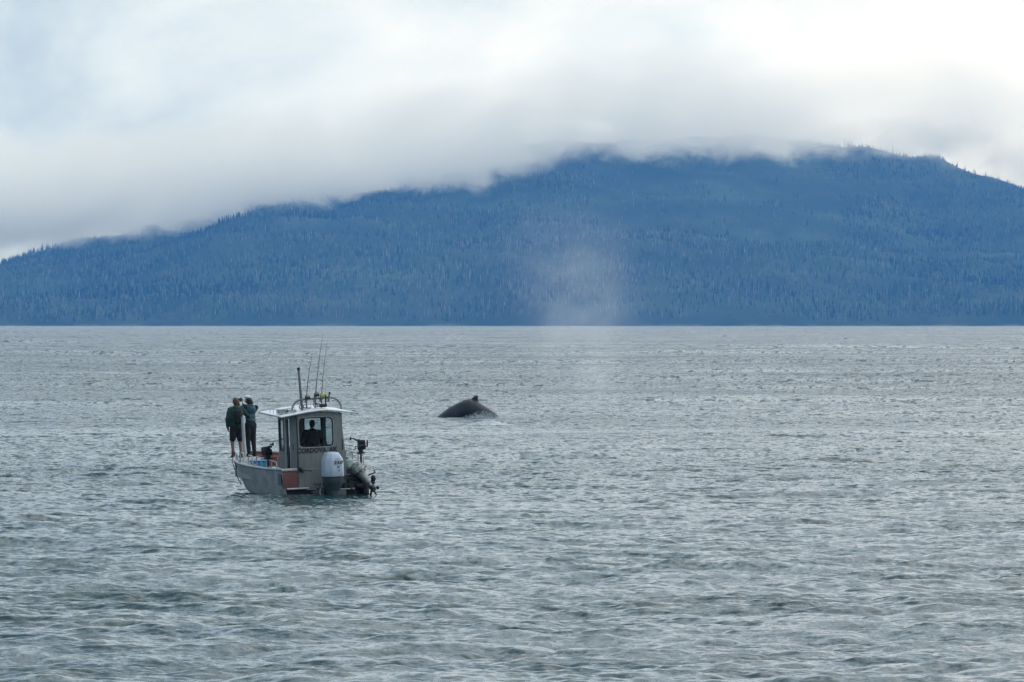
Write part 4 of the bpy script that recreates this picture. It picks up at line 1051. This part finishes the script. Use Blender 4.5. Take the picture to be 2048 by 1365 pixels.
# ================================================================== WHALE
whm = bpy.data.materials.new('wet_whale_skin'); whm.use_nodes = True
t = whm.node_tree; p = t.nodes['Principled BSDF']; p.inputs['Roughness'].default_value = .5; p.inputs['Specular IOR Level'].default_value = .3
co = t.nodes.new('ShaderNodeTexCoord'); n_ = t.nodes.new('ShaderNodeTexNoise'); n_.inputs['Scale'].default_value = 2.2; n_.inputs['Detail'].default_value = 9; t.links.new(co.outputs['Object'], n_.inputs['Vector'])
rp = t.nodes.new('ShaderNodeValToRGB'); rp.color_ramp.elements[0].position = .4; rp.color_ramp.elements[0].color = (.006,.009,.014,1); rp.color_ramp.elements[1].position = .72; rp.color_ramp.elements[1].color = (.020,.027,.038,1)
t.links.new(n_.outputs['Fac'], rp.inputs['Fac']); t.links.new(rp.outputs['Color'], p.inputs['Base Color'])
bb = t.nodes.new('ShaderNodeBump'); bb.inputs['Strength'].default_value = .7; bb.inputs['Distance'].default_value = .02; n3 = t.nodes.new('ShaderNodeTexNoise'); n3.inputs['Scale'].default_value = 9; n3.inputs['Detail'].default_value = 6
t.links.new(co.outputs['Object'], n3.inputs['Vector']); t.links.new(n3.outputs['Fac'], bb.inputs['Height']); t.links.new(bb.outputs[0], p.inputs['Normal'])
WD = 11378*5/(833-646.5); WX = (936-1024)/11378*WD
# outline of the back above the water: metres along the body against height
PRO = [(-2.6,-.75),(-2.1,-.35),(-1.56,.06),(-1.35,.22),(-.98,.50),(-.60,.69),(-.26,.86),(-.10,.90),(.10,.925),(.40,.82),(.62,.67),(1.0,.44),(1.32,.21),(1.56,.0),(1.9,-.38),(2.3,-.8)]
xs_ = np.linspace(-2.5, 2.25, 60); mb = MB(); rg = []
for x in xs_:
    top_ = float(np.interp(x, [a for a, b in PRO], [b for a, b in PRO])); 
    w = float(np.interp(x, [-2.5,-1.4,0,1.2,2.2], [.95,.92,.62,.40,.26])); hh_ = float(np.interp(x, [-2.5,-1.2,0,1.2,2.2], [.80,.72,.60,.46,.30]))
    ring = []
    for k in range(28):
        a = 2*math.pi*k/28; c_, s__ = math.cos(a), math.sin(a)
        ring.append((x, c_*w, top_-hh_+s__*hh_*(1.0 if s__ > 0 else 1.0)-(0.03*abs(c_))))
    rg.append(ring)
mb.loft(rg)
fin = [(-.02,.86),(.14,.95),(.27,1.05),(.36,1.10),(.44,1.09),(.48,1.03),(.46,.92),(.50,.78),(.40,.60),(.0,.70)]
n = len(fin)
fr3 = []
for kk_, (yy, sc) in enumerate(((-.11,.0),(-.085,.6),(-.05,.9),(0,1),(.05,.9),(.085,.6),(.11,0))):
    cx, cz_ = .26, .74
    fr3.append([(cx+(a-cx)*(.62+.38*sc), yy, cz_+(b-cz_)*(.62+.38*sc)) for a, b in fin])
mb.loft(fr3)
whale = remeshed('humpback_whale', mb, whm, None, .028, 5, .006, 4)
whale.scale = (1.06, 1.06, 1.05); whale.location = (WX+.05, WD, -.03); whale.rotation_euler = (0, 0, R(-6))
tag(whale, 'dark arched back of a whale with small hooked dorsal fin above the water', 'whale')

# white water
foam = bpy.data.materials.new('sea_foam'); foam.use_nodes = True
t = foam.node_tree; p = t.nodes['Principled BSDF']; p.inputs['Base Color'].default_value = (.50,.55,.58,1); p.inputs['Roughness'].default_value = .8
foamw = bpy.data.materials.new('thin_sea_foam'); foamw.use_nodes = True
tw = foamw.node_tree; pw_ = tw.nodes['Principled BSDF']; pw_.inputs['Roughness'].default_value = .35
cw_ = tw.nodes.new('ShaderNodeNewGeometry'); mw_ = tw.nodes.new('ShaderNodeMapping'); mw_.inputs['Scale'].default_value = (9, 5, 12); nw_ = tw.nodes.new('ShaderNodeTexNoise'); nw_.inputs['Scale'].default_value = 1; nw_.inputs['Detail'].default_value = 6; nw_.inputs['Roughness'].default_value = .7
tw.links.new(cw_.outputs['Position'], mw_.inputs['Vector']); tw.links.new(mw_.outputs[0], nw_.inputs['Vector']); rw_ = tw.nodes.new('ShaderNodeValToRGB')
rw_.color_ramp.elements[0].position = .42; rw_.color_ramp.elements[0].color = (.10,.14,.15,1); rw_.color_ramp.elements[1].position = .60; rw_.color_ramp.elements[1].color = (.54,.58,.61,1)
tw.links.new(nw_.outputs['Fac'], rw_.inputs['Fac']); tw.links.new(rw_.outputs['Color'], pw_.inputs['Base Color'])
def drops(name, cx, cy_, sx, sy, hgt_, n, r, lab, seed, pw=2.0):
    random.seed(seed); mb = MB()
    for _ in range(n):
        u = random.gauss(0, .42); v = random.gauss(0, .5); q = math.exp(-u*u*1.5)
        z = random.random()**pw*hgt_*q; rr = r*random.uniform(.35, 1.2)*(1-.5*z/max(hgt_, .01))
        mb.ell((cx+u*sx, cy_+v*sy, z+.02), (rr*random.uniform(1,2), rr, rr*.8), 6, 4)
    o = mb.build(name, foam, None, smooth=True); tag(o, lab, 'splash', kind='stuff'); return o
def at(px, py, z=0):
    d = 11378*(5-z)/(py-646.5); return (px-1024)/11378*d, d
x_, y_ = at(964, 836); drops('white_splash', x_, y_, .95, .5, .34, 420, .022, 'white water thrown up beside the whale', 3)
x_, y_ = at(876, 830); drops('white_splash', x_, y_, .25, .4, .16, 90, .02, 'little white splash at the head end of the whale', 4)
# foaming hump of water in front of the tail end
x_, y_ = at(974, 847); hp = MB(); nn_ = 40; q = []
for i in range(nn_+1):
    u = -1+2*i/nn_; row = []
    for j in range(17):
        v = -1+2*j/16; base_ = max(0, 1-u*u)**1.3*max(0, 1-v*v); z = .17*base_*(1+.5*mnoise.noise(Vector((u*5, v*4, 1.0)))) - .07
        row.append((x_+u*1.15+.1, y_+v*1.0, z+.02*mnoise.noise(Vector((u*14, v*9, 4.0)))*(base_ > 0)))
    q.append(row)
fo = hp.loft(q, cap=False, closed=False).build('foam_patch', foamw, None, smooth=True); tag(fo, 'foaming hump of water in front of the whale tail end', 'foam', kind='stuff')

# ---- the blow: fine mist drifting above the water
bm_ = bpy.data.materials.new('spray_mist'); bm_.use_nodes = True
t = bm_.node_tree; t.nodes.clear(); o_ = t.nodes.new('ShaderNodeOutputMaterial'); pv = t.nodes.new('ShaderNodeVolumePrincipled')
co = t.nodes.new('ShaderNodeTexCoord'); sp = t.nodes.new('ShaderNodeSeparateXYZ'); t.links.new(co.outputs['Object'], sp.inputs[0])
n_ = t.nodes.new('ShaderNodeTexNoise'); n_.inputs['Scale'].default_value = .42; n_.inputs['Detail'].default_value = 5; n_.inputs['Roughness'].default_value = .6; n_.inputs['Distortion'].default_value = .5
t.links.new(co.outputs['Object'], n_.inputs['Vector'])
# soft falloff from a leaning axis: wide at the top left, narrow below
zz = ma(t, 'MULTIPLY', sp.outputs['Z'], 1/10.0, clamp=True)
ax = ma(t, 'MULTIPLY_ADD', zz, -.9, .45)
wd = ma(t, 'MULTIPLY_ADD', zz, 1.7, 2.2)
dx = ma(t, 'DIVIDE', ma(t, 'SUBTRACT', sp.outputs['X'], ax), wd); dy = ma(t, 'DIVIDE', sp.outputs['Y'], wd)
r2_ = ma(t, 'ADD', ma(t, 'MULTIPLY', dx, dx), ma(t, 'MULTIPLY', dy, dy))
f = ma(t, 'EXPONENT', ma(t, 'MULTIPLY', r2_, -1.6)); f = ma(t, 'MULTIPLY', f, ma(t, 'MULTIPLY_ADD', r2_, -.22, 1.0, clamp=True))
vert = ma(t, 'MULTIPLY', ma(t, 'MULTIPLY_ADD', sp.outputs['Z'], -1/6.5, 12.4/6.5, clamp=True), ma(t, 'MULTIPLY', ma(t, 'MULTIPLY_ADD', sp.outputs['Z'], 1/1.5, -.2, clamp=True), ma(t, 'MULTIPLY_ADD', sp.outputs['Z'], -.09, 1.5)))
nz = ma(t, 'MULTIPLY_ADD', n_.outputs['Fac'], 3.8, -1.35, clamp=True)
dn = ma(t, 'MULTIPLY', ma(t, 'MULTIPLY', f, vert), nz)
t.links.new(ma(t, 'MULTIPLY', dn, .13), pv.inputs['Density']); pv.inputs['Color'].default_value = (1,1,1,1); pv.inputs['Anisotropy'].default_value = .3
t.links.new(pv.outputs[0], o_.inputs['Volume'])
mb = MB(); x_ = (1168-1024)/11378*WD
rg = []
for z, rx, c0 in ((.25,4.3,.35),(2.5,5.2,.2),(5,6.3,0),(8,7.2,-.3),(12.6,8.0,-.5)):
    rg.append([Vector((c0+rx*math.cos(a), rx*.8*math.sin(a), z)) for a in np.linspace(0, 2*math.pi, 25)[:-1]])
blow = mb.loft(rg).build('whale_blow', bm_); blow.location = (x_, WD+4, 0)
tag(blow, 'pale drifting mist of the whale blow rising over the water', 'mist', kind='stuff')
